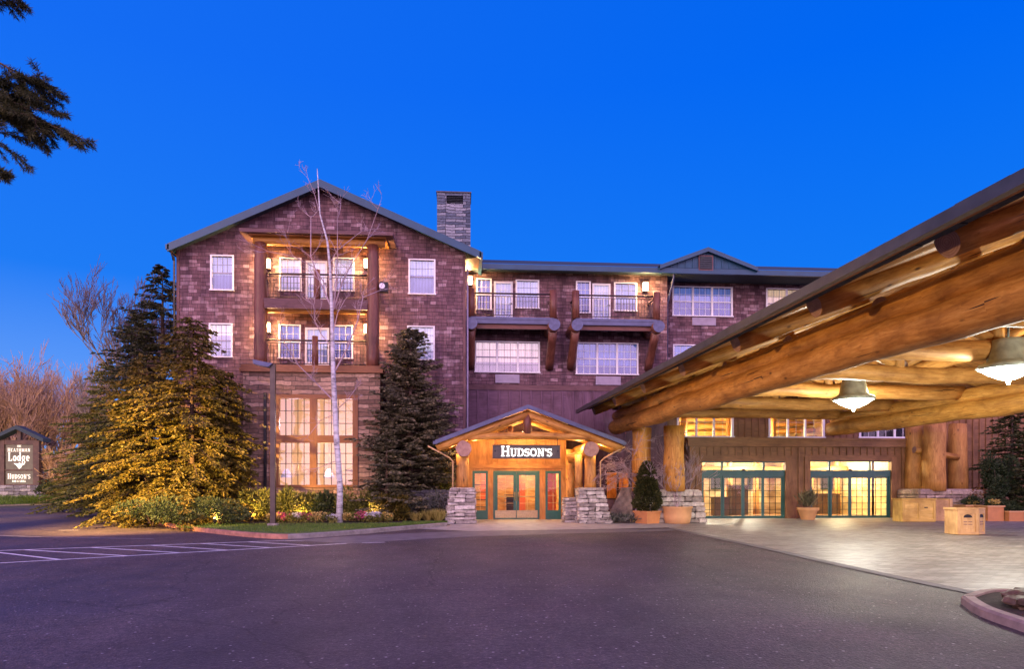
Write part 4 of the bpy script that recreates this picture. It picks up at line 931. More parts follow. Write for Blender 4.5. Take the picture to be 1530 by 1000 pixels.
# ================================================================== lettering (stroke-built serif)
def arc(cx, cy, rx, ry, a0, a1, n=10): return [(cx+rx*cos(radians(a0+(a1-a0)*i/n)), cy+ry*sin(radians(a0+(a1-a0)*i/n))) for i in range(n+1)]
T_, S_ = .17, .07
GL = {   # (width, [(polyline, stroke width)...])
 'H': (.92, [([(.2, 0), (.2, 1)], T_), ([(.72, 0), (.72, 1)], T_), ([(.2, .5), (.72, .5)], S_), ([(.03, .03), (.37, .03)], S_), ([(.55, .03), (.89, .03)], S_), ([(.03, .97), (.37, .97)], S_), ([(.55, .97), (.89, .97)], S_)]),
 'U': (.86, [([(.2, 1), (.2, .3)]+arc(.43, .3, .23, .26, 180, 270), T_), (arc(.43, .3, .24, .27, 270, 360)+[(.67, 1)], .1), ([(.03, .97), (.37, .97)], S_), ([(.53, .97), (.82, .97)], S_)]),
 'D': (.9, [([(.2, 0), (.2, 1)], T_), ([(.05, .04), (.4, .04)]+arc(.4, .5, .38, .46, -90, -45), .09), (arc(.38, .5, .38, .46, -60, 60), T_), ([(.05, .96), (.4, .96)]+arc(.4, .5, .38, .46, 90, 45), .09)]),
 'S': (.68, [(arc(.33, .73, .23, .22, 30, 160), .1), (arc(.33, .73, .23, .22, 150, 230)+arc(.34, .27, .24, .23, 60, -20), T_), (arc(.34, .27, .24, .23, -10, -150), .1), ([(.57, .75), (.57, .98)], S_), ([(.08, .25), (.08, .02)], S_)]),
 'O': (.92, [(arc(.46, .5, .34, .44, 60, 300, 16), .15), (arc(.46, .5, .34, .44, -60, 60, 12), .15)]),
 'N': (.94, [([(.2, 0), (.2, 1)], .09), ([(.2, .97), (.74, .04)], T_), ([(.74, 0), (.74, 1)], .09), ([(.03, .03), (.37, .03)], S_), ([(.03, .97), (.3, .97)], S_), ([(.58, .97), (.9, .97)], S_)]),
 "'": (.26, [([(.14, .98), (.11, .72)], .12)]),
 'T': (.8, [([(.4, 0), (.4, 1)], T_), ([(.06, .95), (.74, .95)], .1), ([(.24, .03), (.56, .03)], S_)]),
 'E': (.76, [([(.2, 0), (.2, 1)], T_), ([(.05, .04), (.66, .04)], S_), ([(.05, .96), (.64, .96)], S_), ([(.2, .5), (.52, .5)], S_), ([(.66, 0), (.66, .22)], S_), ([(.64, .8), (.64, 1)], S_)]),
 'A': (.9, [([(.12, 0), (.44, 1)], .08), ([(.44, 1), (.76, 0)], T_), ([(.24, .35), (.64, .35)], S_), ([(0, .03), (.26, .03)], S_), ([(.6, .03), (.9, .03)], S_)]),
 'M': (1.08, [([(.18, 0), (.18, 1)], .09), ([(.18, .97), (.53, .1)], T_), ([(.53, .1), (.88, .97)], .08), ([(.88, 0), (.88, 1)], T_), ([(.03, .03), (.33, .03)], S_), ([(.72, .03), (1.04, .03)], S_)]),
 'L': (.74, [([(.2, 0), (.2, 1)], T_), ([(.04, .04), (.64, .04)], .09), ([(.04, .97), (.38, .97)], S_), ([(.64, 0), (.64, .24)], S_)]),
 'o': (.66, [(arc(.33, .31, .22, .27, 0, 360, 18), .14)]),
 'd': (.72, [(arc(.3, .31, .2, .27, 0, 360, 18), .12), ([(.54, 0), (.54, 1)], .15), ([(.38, .97), (.6, .97)], S_)]),
 'g': (.68, [(arc(.3, .36, .2, .22, 0, 360, 16), .12), (arc(.32, -.12, .24, .16, 0, 360, 16), .1), ([(.2, .16), (.16, .06), (.3, .03)], .08), ([(.46, .5), (.62, .58)], .09)]),
 'e': (.62, [(arc(.31, .31, .21, .27, 0, 310, 16), .13), ([(.12, .32), (.52, .32)], S_)]),
 'B': (.8, [([(.2, 0), (.2, 1)], T_), ([(.05, .96), (.4, .96)]+arc(.4, .74, .22, .22, 90, -90), .1), ([(.2, .5), (.42, .5)]+arc(.42, .27, .26, .23, 90, -90)+[(.05, .04)], .1)]),
 'R': (.86, [([(.2, 0), (.2, 1)], T_), ([(.05, .96), (.4, .96)]+arc(.4, .73, .24, .23, 90, -90)+[(.2, .5)], .1), ([(.4, .5), (.78, .03)], .14), ([(.04, .03), (.36, .03)], S_)]),
 'G': (.88, [(arc(.46, .5, .34, .45, 45, 320, 16), .13), ([(.74, .03), (.74, .42)], .13), ([(.55, .42), (.86, .42)], S_)]),
 'I': (.44, [([(.22, 0), (.22, 1)], T_), ([(.05, .03), (.39, .03)], S_), ([(.05, .97), (.39, .97)], S_)]),
 '&': (.84, [(arc(.36, .76, .17, .19, -60, 220), .09), ([(.24, .66), (.72, .03)], .13), (arc(.34, .26, .26, .24, 140, 330), .09), ([(.16, .44), (.44, .6)], .08)]),
 ' ': (.4, [])}
def text(mb, s, cx, z, h, Y, depth=.03, small=.78, track=.04, caps=True, width=None, thin=1):
    ws = []
    for i, c in enumerate(s): sc_ = h*(small if (caps and i > 0) else 1); ws.append((GL[c][0]+track)*sc_)
    tot = sum(ws); kx = (width/tot) if width else 1
    x = cx-tot*kx/2
    for i, c in enumerate(s):
        sc_ = h*(small if (caps and i > 0) else 1)
        for pl, sw in GL[c][1]:
            P = [Vector((x+p[0]*sc_*kx, z+p[1]*sc_)) for p in pl]; w2 = sw*sc_*thin/2
            Ls, Rs = [], []
            for j, p in enumerate(P):
                d = (P[min(j+1, len(P)-1)]-P[max(j-1, 0)]).normalized(); nrm = Vector((-d.y, d.x))
                Ls.append(p+nrm*w2); Rs.append(p-nrm*w2)
            dj = R.uniform(0, .002)
            for j in range(len(P)-1):
                a, b, c_, d_ = Rs[j], Rs[j+1], Ls[j+1], Ls[j]
                mb.hexa([(a.x, Y-depth-dj, a.y), (b.x, Y-depth-dj, b.y), (b.x, Y, b.y), (a.x, Y, a.y), (d_.x, Y-depth-dj, d_.y), (c_.x, Y-depth-dj, c_.y), (c_.x, Y, c_.y), (d_.x, Y, d_.y)])
        x += ws[i]*kx
YS = YF0-.38
sx0, sz1 = F(736, 666, YS); sx1, sz0 = F(837, 685, YS)
SG = empty('restaurant_sign', ((sx0+sx1)/2, YS, sz0), "long dark metal sign board reading HUDSON'S in white letters under the porch truss", 'sign')
mb = MB(); mb.box(sx0, sx1, YS, YS+.07, sz0, sz1); mb.build('sign_board', M['sign_face'], SG)
mb = MB()
for a in ((sx0-.02, sx1+.02, sz1, sz1+.025), (sx0-.02, sx1+.02, sz0-.025, sz0)): mb.box(a[0], a[1], YS-.015, YS+.08, a[2], a[3])
mb.build('sign_frame', M['bronze'], SG)
mb = MB(); text(mb, "HUDSON'S", (sx0+sx1)/2, sz0+.07, (sz1-sz0)*.80, YS-.008, .05, .78, .02, True, width=(sx1-sx0)*.76); mb.build('lettering', M['letter_lit'], SG)
mb = MB()
for x in (sx0+.1, sx1-.1): mb.tube([(x, YS+.04, sz1), (x, YS+.12, ztie)], .015, 6); mb.tube([(x, YS-.02, sz0+.28), (x, YS+.001, sz0+.28)], .035, 8)
mb.build('hanger', M['black'], SG)

# ================================================================== porte cochere (own frame, turned 1.9 degrees)
FR = math.atan((75+35)/1020.0)-PSI
PC = empty('porte_cochere', (13.5, 18, 0), 'huge log framed carport roof on log posts over the paved driveway', 'carport', frame=FR)
XB0, XB1, XE0, XE1, XRg = 8.1, 18.6, 6.3, 20.7, 13.5
D0, D1 = 5.2, 30.2; PITCH = .38; ZE = 4.83
def zroof(x): return ZE+PITCH*((x-XE0) if x < XRg else (XE1-x))+.0
zr = zroof(XRg)
mb = MB(); th = .1
for xe in (XE0, XE1):
    P = [(xe, D0, ZE), (XRg, D0, zr), (XRg, D1, zr), (xe, D1, ZE)]; Q = [(p[0], p[1], p[2]+th) for p in P]
    if xe == XE1: P, Q = P[::-1], Q[::-1]
    mb.quad(*Q, 0); mb.quad(*P[::-1], 1); 
    mb.quad((xe, D0, ZE), (xe, D1, ZE), (xe, D1, ZE+th), (xe, D0, ZE+th), 0)
    mb.quad((xe, D1, ZE), (XRg, D1, zr), (XRg, D1, zr+th), (xe, D1, ZE+th), 0); mb.quad((xe, D0, ZE), (XRg, D0, zr), (XRg, D0, zr+th), (xe, D0, ZE+th), 0)
mb.build('roof', [M['roof'], M['board_gold']], PC)
mb = MB()
for xe, s_ in ((XE0, -1), (XE1, 1)): mb = MB(); mb.box(xe+s_*.02, xe+s_*.13, D0, D1+.2, ZE-.03, ZE+.13); mb.build('gutter', M['gutter'], PC)
mb = MB()      # layered roof shingle edge above the gutter
for k in range(60):
    y = D0+k*(D1-D0)/60; mb.box(XE0-.05, XE0+.5, y+.01, y+(D1-D0)/60-.01, ZE+.131+R.uniform(0, .012), ZE+.165+R.uniform(0, .02))
mb.build('roof_edge', M['roof'], PC)
DS = [5.3, 8.6, 11.9, 15.25, 18.8, 22.5, 26.3, 29.9]
mb = MB()      # ceiling board seams along the slope direction
for i in range(int((D1-D0)/.3)):
    y = D0+.15+i*.3
    for xe in (XE0, XE1):
        a, b = (xe, ZE-.012), (XRg, zr-.012)
        mb.quad((a[0], y-.008, a[1]), (a[0], y+.008, a[1]), (b[0], y+.008, b[1]), (b[0], y-.008, b[1]))
mb.build('ceiling_seam', M['gap'], PC)
for xb in (XB0, XB1):
    mb = MB(); mb.log((xb, D0+.2, 4.22), (xb, 30.7, 4.22), .33, .34, n=24, bend=.05, wob=.05); mb.build('eave_beam', [M['log'], M['log_end']], PC)
    mb = MB(); mb.log((xb+.03, D0+.2, 4.7), (xb+.03, 30.5, 4.7), .25, .26, n=24, bend=.04, wob=.05); mb.build('eave_beam', [M['log'], M['log_end']], PC)
for d in DS:
    for xe, xb, s_ in ((XE0, XB0, 1), (XE1, XB1, -1)):
        xa = xe+s_*.58; za = zroof(xa)-.16
        mb = MB(); mb.log((xa, d, za), (XRg, d, zr-.2), .215, .19, n=20, bend=.015); mb.build('rafter_log', [M['log'], M['log_end']], PC)
    mb = MB(); mb.log((XB0+.05, d, 4.86), (XB1-.05, d, 4.86), .24, .25, n=20, bend=.05); mb.build('tie_beam', [M['log_pale'] if d > 14 else M['log'], M['log_end']], PC)
    mb = MB(); mb.log((XRg, d, 5.0), (XRg, d, zr-.4), .17, .16, n=14, bend=0); mb.build('king_post', [M['log_pale'], M['log_end']], PC)
    for s_ in (-1, 1):
        mb = MB(); x = XRg+s_*2.5; mb.log((XRg+s_*.2, d, 5.15), (x, d, zroof(x)-.35), .13, .13, n=12, bend=0); mb.build('strut', [M['log_pale'], M['log_end']], PC)
mb = MB(); mb.log((XRg, D0, zr-.3), (XRg, D1, zr-.3), .2); mb.build('ridge_log', [M['log'], M['log_end']], PC)
for x in (10.2, 16.8):
    mb = MB(); mb.log((x, D0+.1, zroof(x)-.62), (x, D1, zroof(x)-.62), .19); mb.build('purlin_log', [M['log_pale'], M['log_end']], PC)
mb = MB()      # gable infill near the building
n_ = 34
for i in range(n_):
    xa, xb = XB0-.3+(XB1-XB0+.6)*i/n_, XB0-.3+(XB1-XB0+.6)*(i+1)/n_
    mb.hexa([(xa, 30.12, 4.95), (xb-.02, 30.12, 4.95), (xb-.02, 30.17, 4.95), (xa, 30.17, 4.95), (xa, 30.12, zroof(xa)-.01), (xb-.02, 30.12, zroof(xb)-.01), (xb-.02, 30.17, zroof(xb)-.01), (xa, 30.17, zroof(xa)-.01)])
mb.build('gable_boards', M['board_tan'], PC)
def cpx(px, d):       # canopy-frame x of pixel column at canopy depth d
    u = (px-765)/FPX; a = PSI+FR; return d*(u*cos(a)+sin(a))/(cos(a)-u*sin(a))
zbase = 1.35
for px, d, r_ in ((959, 28.3, .42), (1007, 27.3, .44), (1366, 29.9, .41), (1396, 29.0, .49), (1431, 29.8, .43)):
    x = cpx(px, d); mb = MB(); mb.log((x, d, zbase-.05), (x, d, 4.0 if px < 1100 else 4.45), r_, r_*.92, n=26, bend=.03, wob=.05); mb.build('post', [M['log'] if px < 1100 else M['log_pale'], M['log_end']], PC, org=(x, d, 0))
mb = MB(); mb.log((cpx(1366, 29.5), 29.5, 3.2), (cpx(1431, 29.5), 29.5, 2.85), .15); mb.build('spacer_log', [M['log'], M['log_end']], PC)
for cx, cy, w0, w1 in ((cpx(1000, 27.9), 27.9, 2.5, 2.1), (cpx(1402, 29.5), 29.5, 3.3, 3.1)):
    stone_pier(PC, 'stone_base', cx, cy, w0, 1.9, w1, 1.6, zbase, 'ledge_pink' if cx > 12 else 'ledge', rows=6, rough=.02)
# near pair of supports (only the stone foot is at the frame edge)
for cx, cy in ((9.0, 7.6), (18.6, 7.6)):
    for dx in (-.45, .45):
        mb = MB(); mb.log((cx+dx, cy, zbase-.7), (cx+dx, cy, 4.0), .42, .4, n=24); mb.build('post', [M['log'], M['log_end']], PC, org=(cx+dx, cy, 0))
# pendants
RFR = lambda x, d: (x*cos(FR)-d*sin(FR), x*sin(FR)+d*cos(FR))
for d, lab in ((21.0, 'smaller looking farther glowing bell pendant lamp hanging over the driveway'), (14.9, 'larger looking nearer glowing bell pendant lamp cut by the right frame edge'), (9.0, 'bell pendant lamp over the near end of the driveway')):
    P0 = (13.5, d, 4.05); E = empty('pendant_lamp', P0, lab, 'lamp', 'pendant lamps under the carport', frame=FR)
    x = 13.5
    mb = MB(); prof = [(.62, .30), (.66, .34), (.6, .42), (.5, .46), (.44, .5), (.36, .9), (.33, 1.0), (.1, 1.02)]
    mb.tube([(x, d, 4.05+p[1]) for p in prof], [p[0] for p in prof], 36, cap=False); mb.build('lamp_shade', M['aqua'], E)
    mb = MB(); prof = [(.02, .02), (.2, .07), (.42, .18), (.63, .33)]; mb.tube([(x, d, 4.05+p[1]) for p in prof], [p[0] for p in prof], 36); mb.build('diffuser', M['glow_cool'], E)
    mb = MB(); mb.tube([(x, d, 3.98), (x, d, 4.09)], [.03, .07], 12); mb.build('finial', M['aqua'], E)
    mb = MB(); mb.tube([(x, d, 5.05), (x, d, zr-.4)], .025, 8); mb.build('stem', M['gutter'], E)
    for j in range(4):
        pass
    wx, wy = RFR(x, d); light('POINT', (wx, wy, 3.8), 700, (1, .99, .86), .35)
    light('POINT', (wx+.9, wy, 4.75), 80, (1, .75, .4), .2)  # extra warm light added beside the pendant, without a fixture of its own

exec_ground = True
# ================================================================== GROUND
def sheet(name, pts, z, mat, kind='structure', label=None):
    mb = MB(); mb.v = [(p[0], p[1], z) for p in pts]; a = sum(pts[i][0]*pts[(i+1) % len(pts)][1]-pts[(i+1) % len(pts)][0]*pts[i][1] for i in range(len(pts)))
    idx = list(range(len(pts))); 
    if a < 0: idx = idx[::-1]
    mb.face(idx); o = mb.build(name, M[mat]); o['kind'] = kind; return o
def smooth(pts, n=6):
    out = []
    for i in range(len(pts)-1):
        p0 = pts[max(i-1, 0)]; p1 = pts[i]; p2 = pts[i+1]; p3 = pts[min(i+2, len(pts)-1)]
        for k in range(n):
            t = k/n; out.append(tuple(.5*((2*p1[j])+(-p0[j]+p2[j])*t+(2*p0[j]-5*p1[j]+4*p2[j]-p3[j])*t*t+(-p0[j]+3*p1[j]-3*p2[j]+p3[j])*t**3) for j in (0, 1)))
    out.append(tuple(pts[-1])); return out
sheet('ground', [(-900, -200), (900, -200), (900, 1500), (-900, 1500)], -.012, 'far_ground')
sheet('road', [(-60, -12), (60, -12), (60, 48), (-60, 48)], 0, 'asphalt')
# paver apron
pe = smooth([G(1000, 790), G(1120, 815), G(1240, 842), G(1370, 870), G(1490, 894), G(1620, 918)])
sheet('pavement', pe+[(30, 7), (30, YR+2), (FX(1000, YV), YV+.5)], .008, 'pavers')
mb = MB()
for i in range(len(pe)-1):
    (a, b), (c, d) = pe[i], pe[i+1]; L = sqrt((c-a)**2+(d-b)**2); nx, ny = -(d-b)/L*.13, (c-a)/L*.13
    mb.quad((a-nx, b-ny, .012), (c-nx, d-ny, .012), (c+nx, d+ny, .012), (a+nx, b+ny, .012))
o = mb.build('paver_edging', M['gutter_conc']); o['kind'] = 'structure'
# walk in front of entrance
sheet('path', [G(600, 790), G(672, 786), (FX(672, 28.4), YC), (FX(1040, 31), YC), G(1010, 789), G(880, 792), G(700, 794.5)], .010, 'concrete')
sheet('gutter_strip', smooth([G(432, 808), G(560, 800), G(700, 794.6), G(850, 793), G(1000, 791)])+smooth([G(1010, 794), G(850, 798), G(700, 803), G(590, 809), G(520, 813)]), .006, 'gutter_conc')
# lawn + bed raised behind a kerb
kerb = smooth([G(146, 748), G(153, 753), G(160, 758), G(172, 767), G(200, 777), G(255, 789), G(320, 798), G(380, 804), G(430, 806), G(500, 802), G(580, 795), G(640, 789.5), G(668, 787)])
back = [(FX(668, 28.6), 30.2), (xl-.1, 30.2), (xl-.1, 75), (FX(150, 75), 75)]
sheet('lawn', [(p[0], p[1]+.12) for p in kerb]+back, .13, 'lawn')
def kerb_strip(name, pts, mat, h=.14, w=.16):
    mb = MB()
    for i in range(len(pts)-1):
        (a, b), (c, d) = pts[i], pts[i+1]
        def nrm(i):
            p, q = pts[max(i-1, 0)], pts[min(i+1, len(pts)-1)]; L = sqrt((q[0]-p[0])**2+(q[1]-p[1])**2); return (-(q[1]-p[1])/L*w, (q[0]-p[0])/L*w)
        n0, n1 = nrm(i), nrm(i+1); e = .03
        A, B = (a, b), (c, d); A2, B2 = (a+n0[0], b+n0[1]), (c+n1[0], d+n1[1])
        Ai, Bi = (a+n0[0]*.2, b+n0[1]*.2), (c+n1[0]*.2, d+n1[1]*.2)
        mb.quad((*A, 0), (*B, 0), (*B, h-e), (*A, h-e)); mb.quad((*A, h-e), (*B, h-e), (*Bi, h), (*Ai, h)); mb.quad((*Ai, h), (*Bi, h), (*B2, h), (*A2, h)); mb.quad((*B2, 0), (*A2, 0), (*A2, h), (*B2, h))
    o = mb.build(name, M[mat]); o['kind'] = 'structure'; return o
kerb_strip('kerb', kerb[:49], 'kerb_red'); kerb_strip('kerb', kerb[48:], 'kerb')
bed = smooth([G(350, 789), G(420, 791), G(520, 790), G(600, 787), G(665, 784.5)])
sheet('planting_bed', bed+[(FX(668, 28.6)-.1, YL+.1), (xl-.2, YL+.1), (xl-.2, 60), (FX(158, 60), 60), (FX(172, 44), 44), (FX(190, 34), 34), (FX(235, 27.5), 27.5)] , .15, 'soil')
# hatched crossing lines
def stripe(a, b, w=.11, mat='paint', z=.004):
    (x0, y0), (x1, y1) = a, b; L = sqrt((x1-x0)**2+(y1-y0)**2); nx, ny = -(y1-y0)/L*w/2, (x1-x0)/L*w/2
    return [(x0-nx, y0-ny, z), (x1-nx, y1-ny, z), (x1+nx, y1+ny, z), (x0+nx, y0+ny, z)]
mb = MB()
for a, b in (((-40, 825), (425, 808.5)), ((-40, 844.5), (550, 811)), ((425, 808.5), (550, 811))): mb.quad(*stripe(G(*a), G(*b)))
A0, A1, B0, B1 = G(-40, 825), G(425, 808.5), G(-40, 844.5), G(550, 811)
for i, (ta, tb) in enumerate(((-20, 90), (35, 190), (135, 270), (225, 340), (300, 405), (370, 465))):
    f = lambda p: (G(p, 825-16.5*(p+40)/465)); g_ = lambda p: G(p, 844.5-33.5*(p+40)/590)
    q = stripe(f(ta), g_(tb), .1, z=.0045); mb.quad(*q)
o = mb.build('road_marking', M['paint']); o['kind'] = 'structure'
mb = MB(); mb.quad(*stripe(G(-30, 800), G(60, 803), .1)); mb.quad(*stripe(G(60, 803), G(230, 806), .07)); mb.quad(*stripe(G(88, 793), G(118, 793), .16)); mb.quad(*stripe(G(540, 812), G(575, 811), .25))
o = mb.build('road_marking', M['paint_worn']); o['kind'] = 'structure'
# left verge lawn with sign, far kerb
at_ = lambda p: FX(p, 54)
vl = smooth([G(-160, 764), G(0, 757), G(90, 754), G(150, 749), G(185, 745)])
mb = MB(); bk = [(at_(p), 53.5+i*.3) for i, p in enumerate([-160+i*340/(len(vl)-1) for i in range(len(vl))])]
for i in range(len(vl)-1):
    a, b = vl[i], vl[i+1]; c, d = bk[i+1], bk[i]; mb.quad((*a, .10), (*b, .10), (*c, .72), (*d, .72)); mb.quad((*d, .72), (*c, .72), (c[0]-6, 130, .8), (d[0]-6, 130, .8))
o = mb.build('lawn', M['lawn']); o['kind'] = 'structure'; kerb_strip('kerb', vl, 'kerb', .11, .15)
# near island, lower right
isl = [(G(1436, 903)), (G(1462, 921)), (G(1530, 946)), (G(1640, 985)), G(1760, 960), G(1700, 915), G(1600, 899), G(1520, 893), G(1470, 893)]
isl = smooth(isl+[isl[0]], 5)
kerb_strip('kerb', isl[:-1]+[isl[0]], 'kerb_pink', .12, .14)
cxi = sum(p[0] for p in isl)/len(isl); cyi = sum(p[1] for p in isl)/len(isl)
sheet('planting_bed', [(cxi+(p[0]-cxi)*.93, cyi+(p[1]-cyi)*.93) for p in isl[:-1]], .09, 'soil')
def rockobj(name, c, r, mat, label, cat='rock', group=None, seed=1, flat=1.0, sub=3, rot=0):
    import bmesh
    bm = bmesh.new(); bmesh.ops.create_icosphere(bm, subdivisions=sub, radius=1)
    for v in bm.verts:
        d = v.co.copy(); f = 1+.45*noise.noise(d*1.1+Vector((seed*7, 0, 0)))+.16*noise.noise(d*3.2+Vector((seed, 3, 0)))
        q = Vector((round(d.x*2.4)/2.4, round(d.y*2.4)/2.4, round(d.z*2.4)/2.4)); d = d.lerp(q, .35)*f
        v.co = Vector((d.x*r[0]*cos(rot)-d.y*r[1]*sin(rot), d.x*r[0]*sin(rot)+d.y*r[1]*cos(rot), d.z*r[2]))
    me = bpy.data.meshes.new(name); bm.to_mesh(me); bm.free(); me.materials.append(M[mat])
    o = bpy.data.objects.new(name, me); o.location = c; sc.collection.objects.link(o); return tag(o, label, cat, group)
x, y = G(1512, 925); rockobj('boulder', (x+.75, y+.25, .14), (.62, .42, .2), 'rock_brown', 'dark brown wet rock inside the kerbed island at lower right', seed=4, sub=4)
x, y = G(1560, 930); rockobj('boulder', (x+1.0, y+.1, .2), (.4, .4, .25), 'rock_brown', 'rough brown rock beside the carport post foot', seed=9, sub=4)

# ================================================================== VEGETATION
def leafquad(mb, p, d, up, L, W):
    """thin pointed leaf from p along d"""
    s = d.cross(up)
    if s.length < 1e-4: s = Vector((1, 0, 0))
    s = s.normalized()*W*.5; q = p+d*L; mid = p+d*(L*.45)
    i = len(mb.v); mb.v += [tuple(p), tuple(mid+s), tuple(q), tuple(mid-s)]; mb.face((i, i+1, i+2, i+3))
def rv(a=1.0): return Vector((R.gauss(0, a), R.gauss(0, a), R.gauss(0, a)))
def conifer(name, x, y, h, r, label, cat='tree', group=None, mat='cedar', droop=.35, dens=1.0, z0=.1, base=.04, leaf=.135, lean=(0, 0), rough=.25, shape=.7):
    E = empty(name, (x, y, z0), label, cat, group)
    tk = MB(); tk.tube([(x+lean[0]*t*h*.0+lean[0]*t, y, z0+h*t) for t in (0, .25, .5, .75, .97)], [h*.018+.03, h*.015+.02, h*.01+.015, h*.006+.01, .008], 8); tk.build('trunk', M['bark'], E)
    cr = MB(); br = MB(); nb = int(h*24*dens); sd = R.uniform(0, 99)
    for i in range(nb):
        t = base+(1-base)*(i+R.random())/nb; a = R.uniform(0, 2*pi); z = z0+h*t
        env = (1-t)**shape*(1 if t > .12 else .75+2*t)
        L = r*env*(1+rough*2*noise.noise(Vector((cos(a)*1.5+sd, sin(a)*1.5, t*6))))*R.uniform(.5, 1.15)+.12
        out = Vector((cos(a), sin(a), 0)); up0 = .35*t; k = max(3, int(L/.22))
        cx_ = x+lean[0]*t; p = Vector((cx_, y, z)); pts = [p.copy()]
        for j in range(k):
            s = (j+1)/k; dz = (up0-.1)-droop*1.3*s+(.25*s*s)
            p = p+(out+Vector((0, 0, dz))).normalized()*(L/k); pts.append(p.copy())
        if L > .6 and i % 2 == 0: br.tube(pts[:-1] if len(pts) > 3 else pts, [.02*(1-.8*j/len(pts))+.004 for j in range(len(pts)-1 if len(pts) > 3 else len(pts))], 4, cap=False)
        side = out.cross(Vector((0, 0, 1)))
        for j in range(1, k+1):
            if j/k < .22 and L > 1: continue
            tw = (1-.55*j/k)*min(.55, L*.4)
            for sgn in (-1, 1, 0):
                dirv = (out*.75+side*sgn*R.uniform(.5, 1.1)+Vector((0, 0, -droop*R.uniform(.3, 1.1)))).normalized()
                n_ = max(2, int(tw/.085)); q = pts[j]+rv(.02)
                for m_ in range(n_):
                    for s2 in (-1, 1):
                        d2 = (dirv+side.cross(dirv)*0+dirv.cross(Vector((0, 0, 1)))*s2*R.uniform(.3, .8)+Vector((0, 0, R.uniform(-droop, .15)))).normalized()
                        leafquad(cr, q, d2, rv(), leaf*R.uniform(.7, 1.4), leaf*.55)
                    q = q+dirv*(tw/n_)
    if br.f: br.build('branches', M['bark'], E)
    cr.build('crown', M[mat], E)
    return E
def cloud(mb, c, rad, n, leaf=.09, wide=.5, lumps=7, up=0.0, sd=None):
    """leaves set in overlapping clumps, pointing outward"""
    L = [(Vector((R.uniform(-.62, .62), R.uniform(-.62, .62), R.uniform(-.35, .7))), R.uniform(.3, .55)) for _ in range(lumps)]
    for i in range(n):
        q, rr = L[i % lumps]; d = rv(); d.normalize()
        p = q+d*rr*R.uniform(.55, 1.05)
        P = Vector((c[0]+p.x*rad[0], c[1]+p.y*rad[1], c[2]+max(p.z, -1)*rad[2]))
        if P.z < c[2]-rad[2]: continue
        leafquad(mb, P, (d+rv(.45)+Vector((0, 0, up))).normalized(), rv(), leaf*R.uniform(.6, 1.3), leaf*wide)
def shrub(name, x, y, rad, label, mat, n=1500, leaf=.09, wide=.5, cat='shrub', group=None, z0=.12, up=.2, lumps=9, stems=5):
    E = empty(name, (x, y, z0), label, cat, group)
    s_ = MB()
    for i in range(stems):
        a = R.uniform(0, 2*pi); s_.tube([(x, y, z0), (x+cos(a)*rad[0]*.3, y+sin(a)*rad[1]*.3, z0+rad[2]), (x+cos(a)*rad[0]*.55, y+sin(a)*rad[1]*.5, z0+rad[2]*1.5)], [.02, .014, .006], 5)
    s_.build('stem', M['bark'], E)
    l_ = MB(); cloud(l_, (x, y, z0+rad[2]*.95), rad, n, leaf, wide, lumps, up); l_.build('foliage', M[mat], E); return E
def bare_tree(name, x, y, h, label, mat, trunks=1, r0=.1, spread=.5, depth=5, cat='tree', group=None, z0=.05, kids=3, trunk_frac=.3, up=.35, seed=3, twigmat=None, width=1.0, minr=.006):
    rr = random.Random(seed); E = empty(name, (x, y, z0), label, cat, group)
    tr, tw = MB(), MB()
    def grow(p, d, L, r, lv):
        k = 3; pts = [p]; q = p; dd = d
        for j in range(k):
            dd = (dd+Vector((rr.gauss(0, .12), rr.gauss(0, .12), rr.gauss(0, .08)+up*.1))).normalized(); q = q+dd*(L/k); pts.append(q)
        tgt = tr if lv <= 1 else tw
        tgt.tube(pts, [max(minr*.6, r*(1-.35*j/k)) for j in range(k+1)], 7 if lv == 0 else (5 if lv < 3 else 3), cap=False)
        if lv >= depth: return
        n_ = kids+(1 if rr.random() < .4 else 0)
        for i in range(n_):
            t = rr.uniform(.3, 1) if i else 1
            b = pts[min(k, int(t*k+.5))]
            nd = (dd+Vector((rr.gauss(0, spread)*width, rr.gauss(0, spread), rr.gauss(0, spread*.5)+up*.3))).normalized()
            grow(b, nd, L*rr.uniform(.55, .8), max(minr, r*.6), lv+1)
    for i in range(trunks):
        a = rr.uniform(0, 2*pi); s_ = .0 if trunks == 1 else .32
        grow(Vector((x+cos(a)*.1*trunks**.5, y+sin(a)*.1, z0)), Vector((cos(a)*s_, sin(a)*s_, 1)).normalized(), h*trunk_frac, r0, 0)
    if tw.v:
        zz = sum(v[2] for v in tw.v)/len(tw.v)-z0; kx = (sum(v[0] for v in tw.v)/len(tw.v)-x)/zz; ky = (sum(v[1] for v in tw.v)/len(tw.v)-y)/zz
        for q_ in (tr, tw): q_.v = [(v[0]-kx*(v[2]-z0), v[1]-ky*(v[2]-z0), v[2]) for v in q_.v]
    tr.build('trunk', M[mat], E); tw.build('branches', M[twigmat or mat], E); return E
def at(px, Y): return FX(px, Y)
def hpx(px, py, Y): return F(px, py, Y)[1]

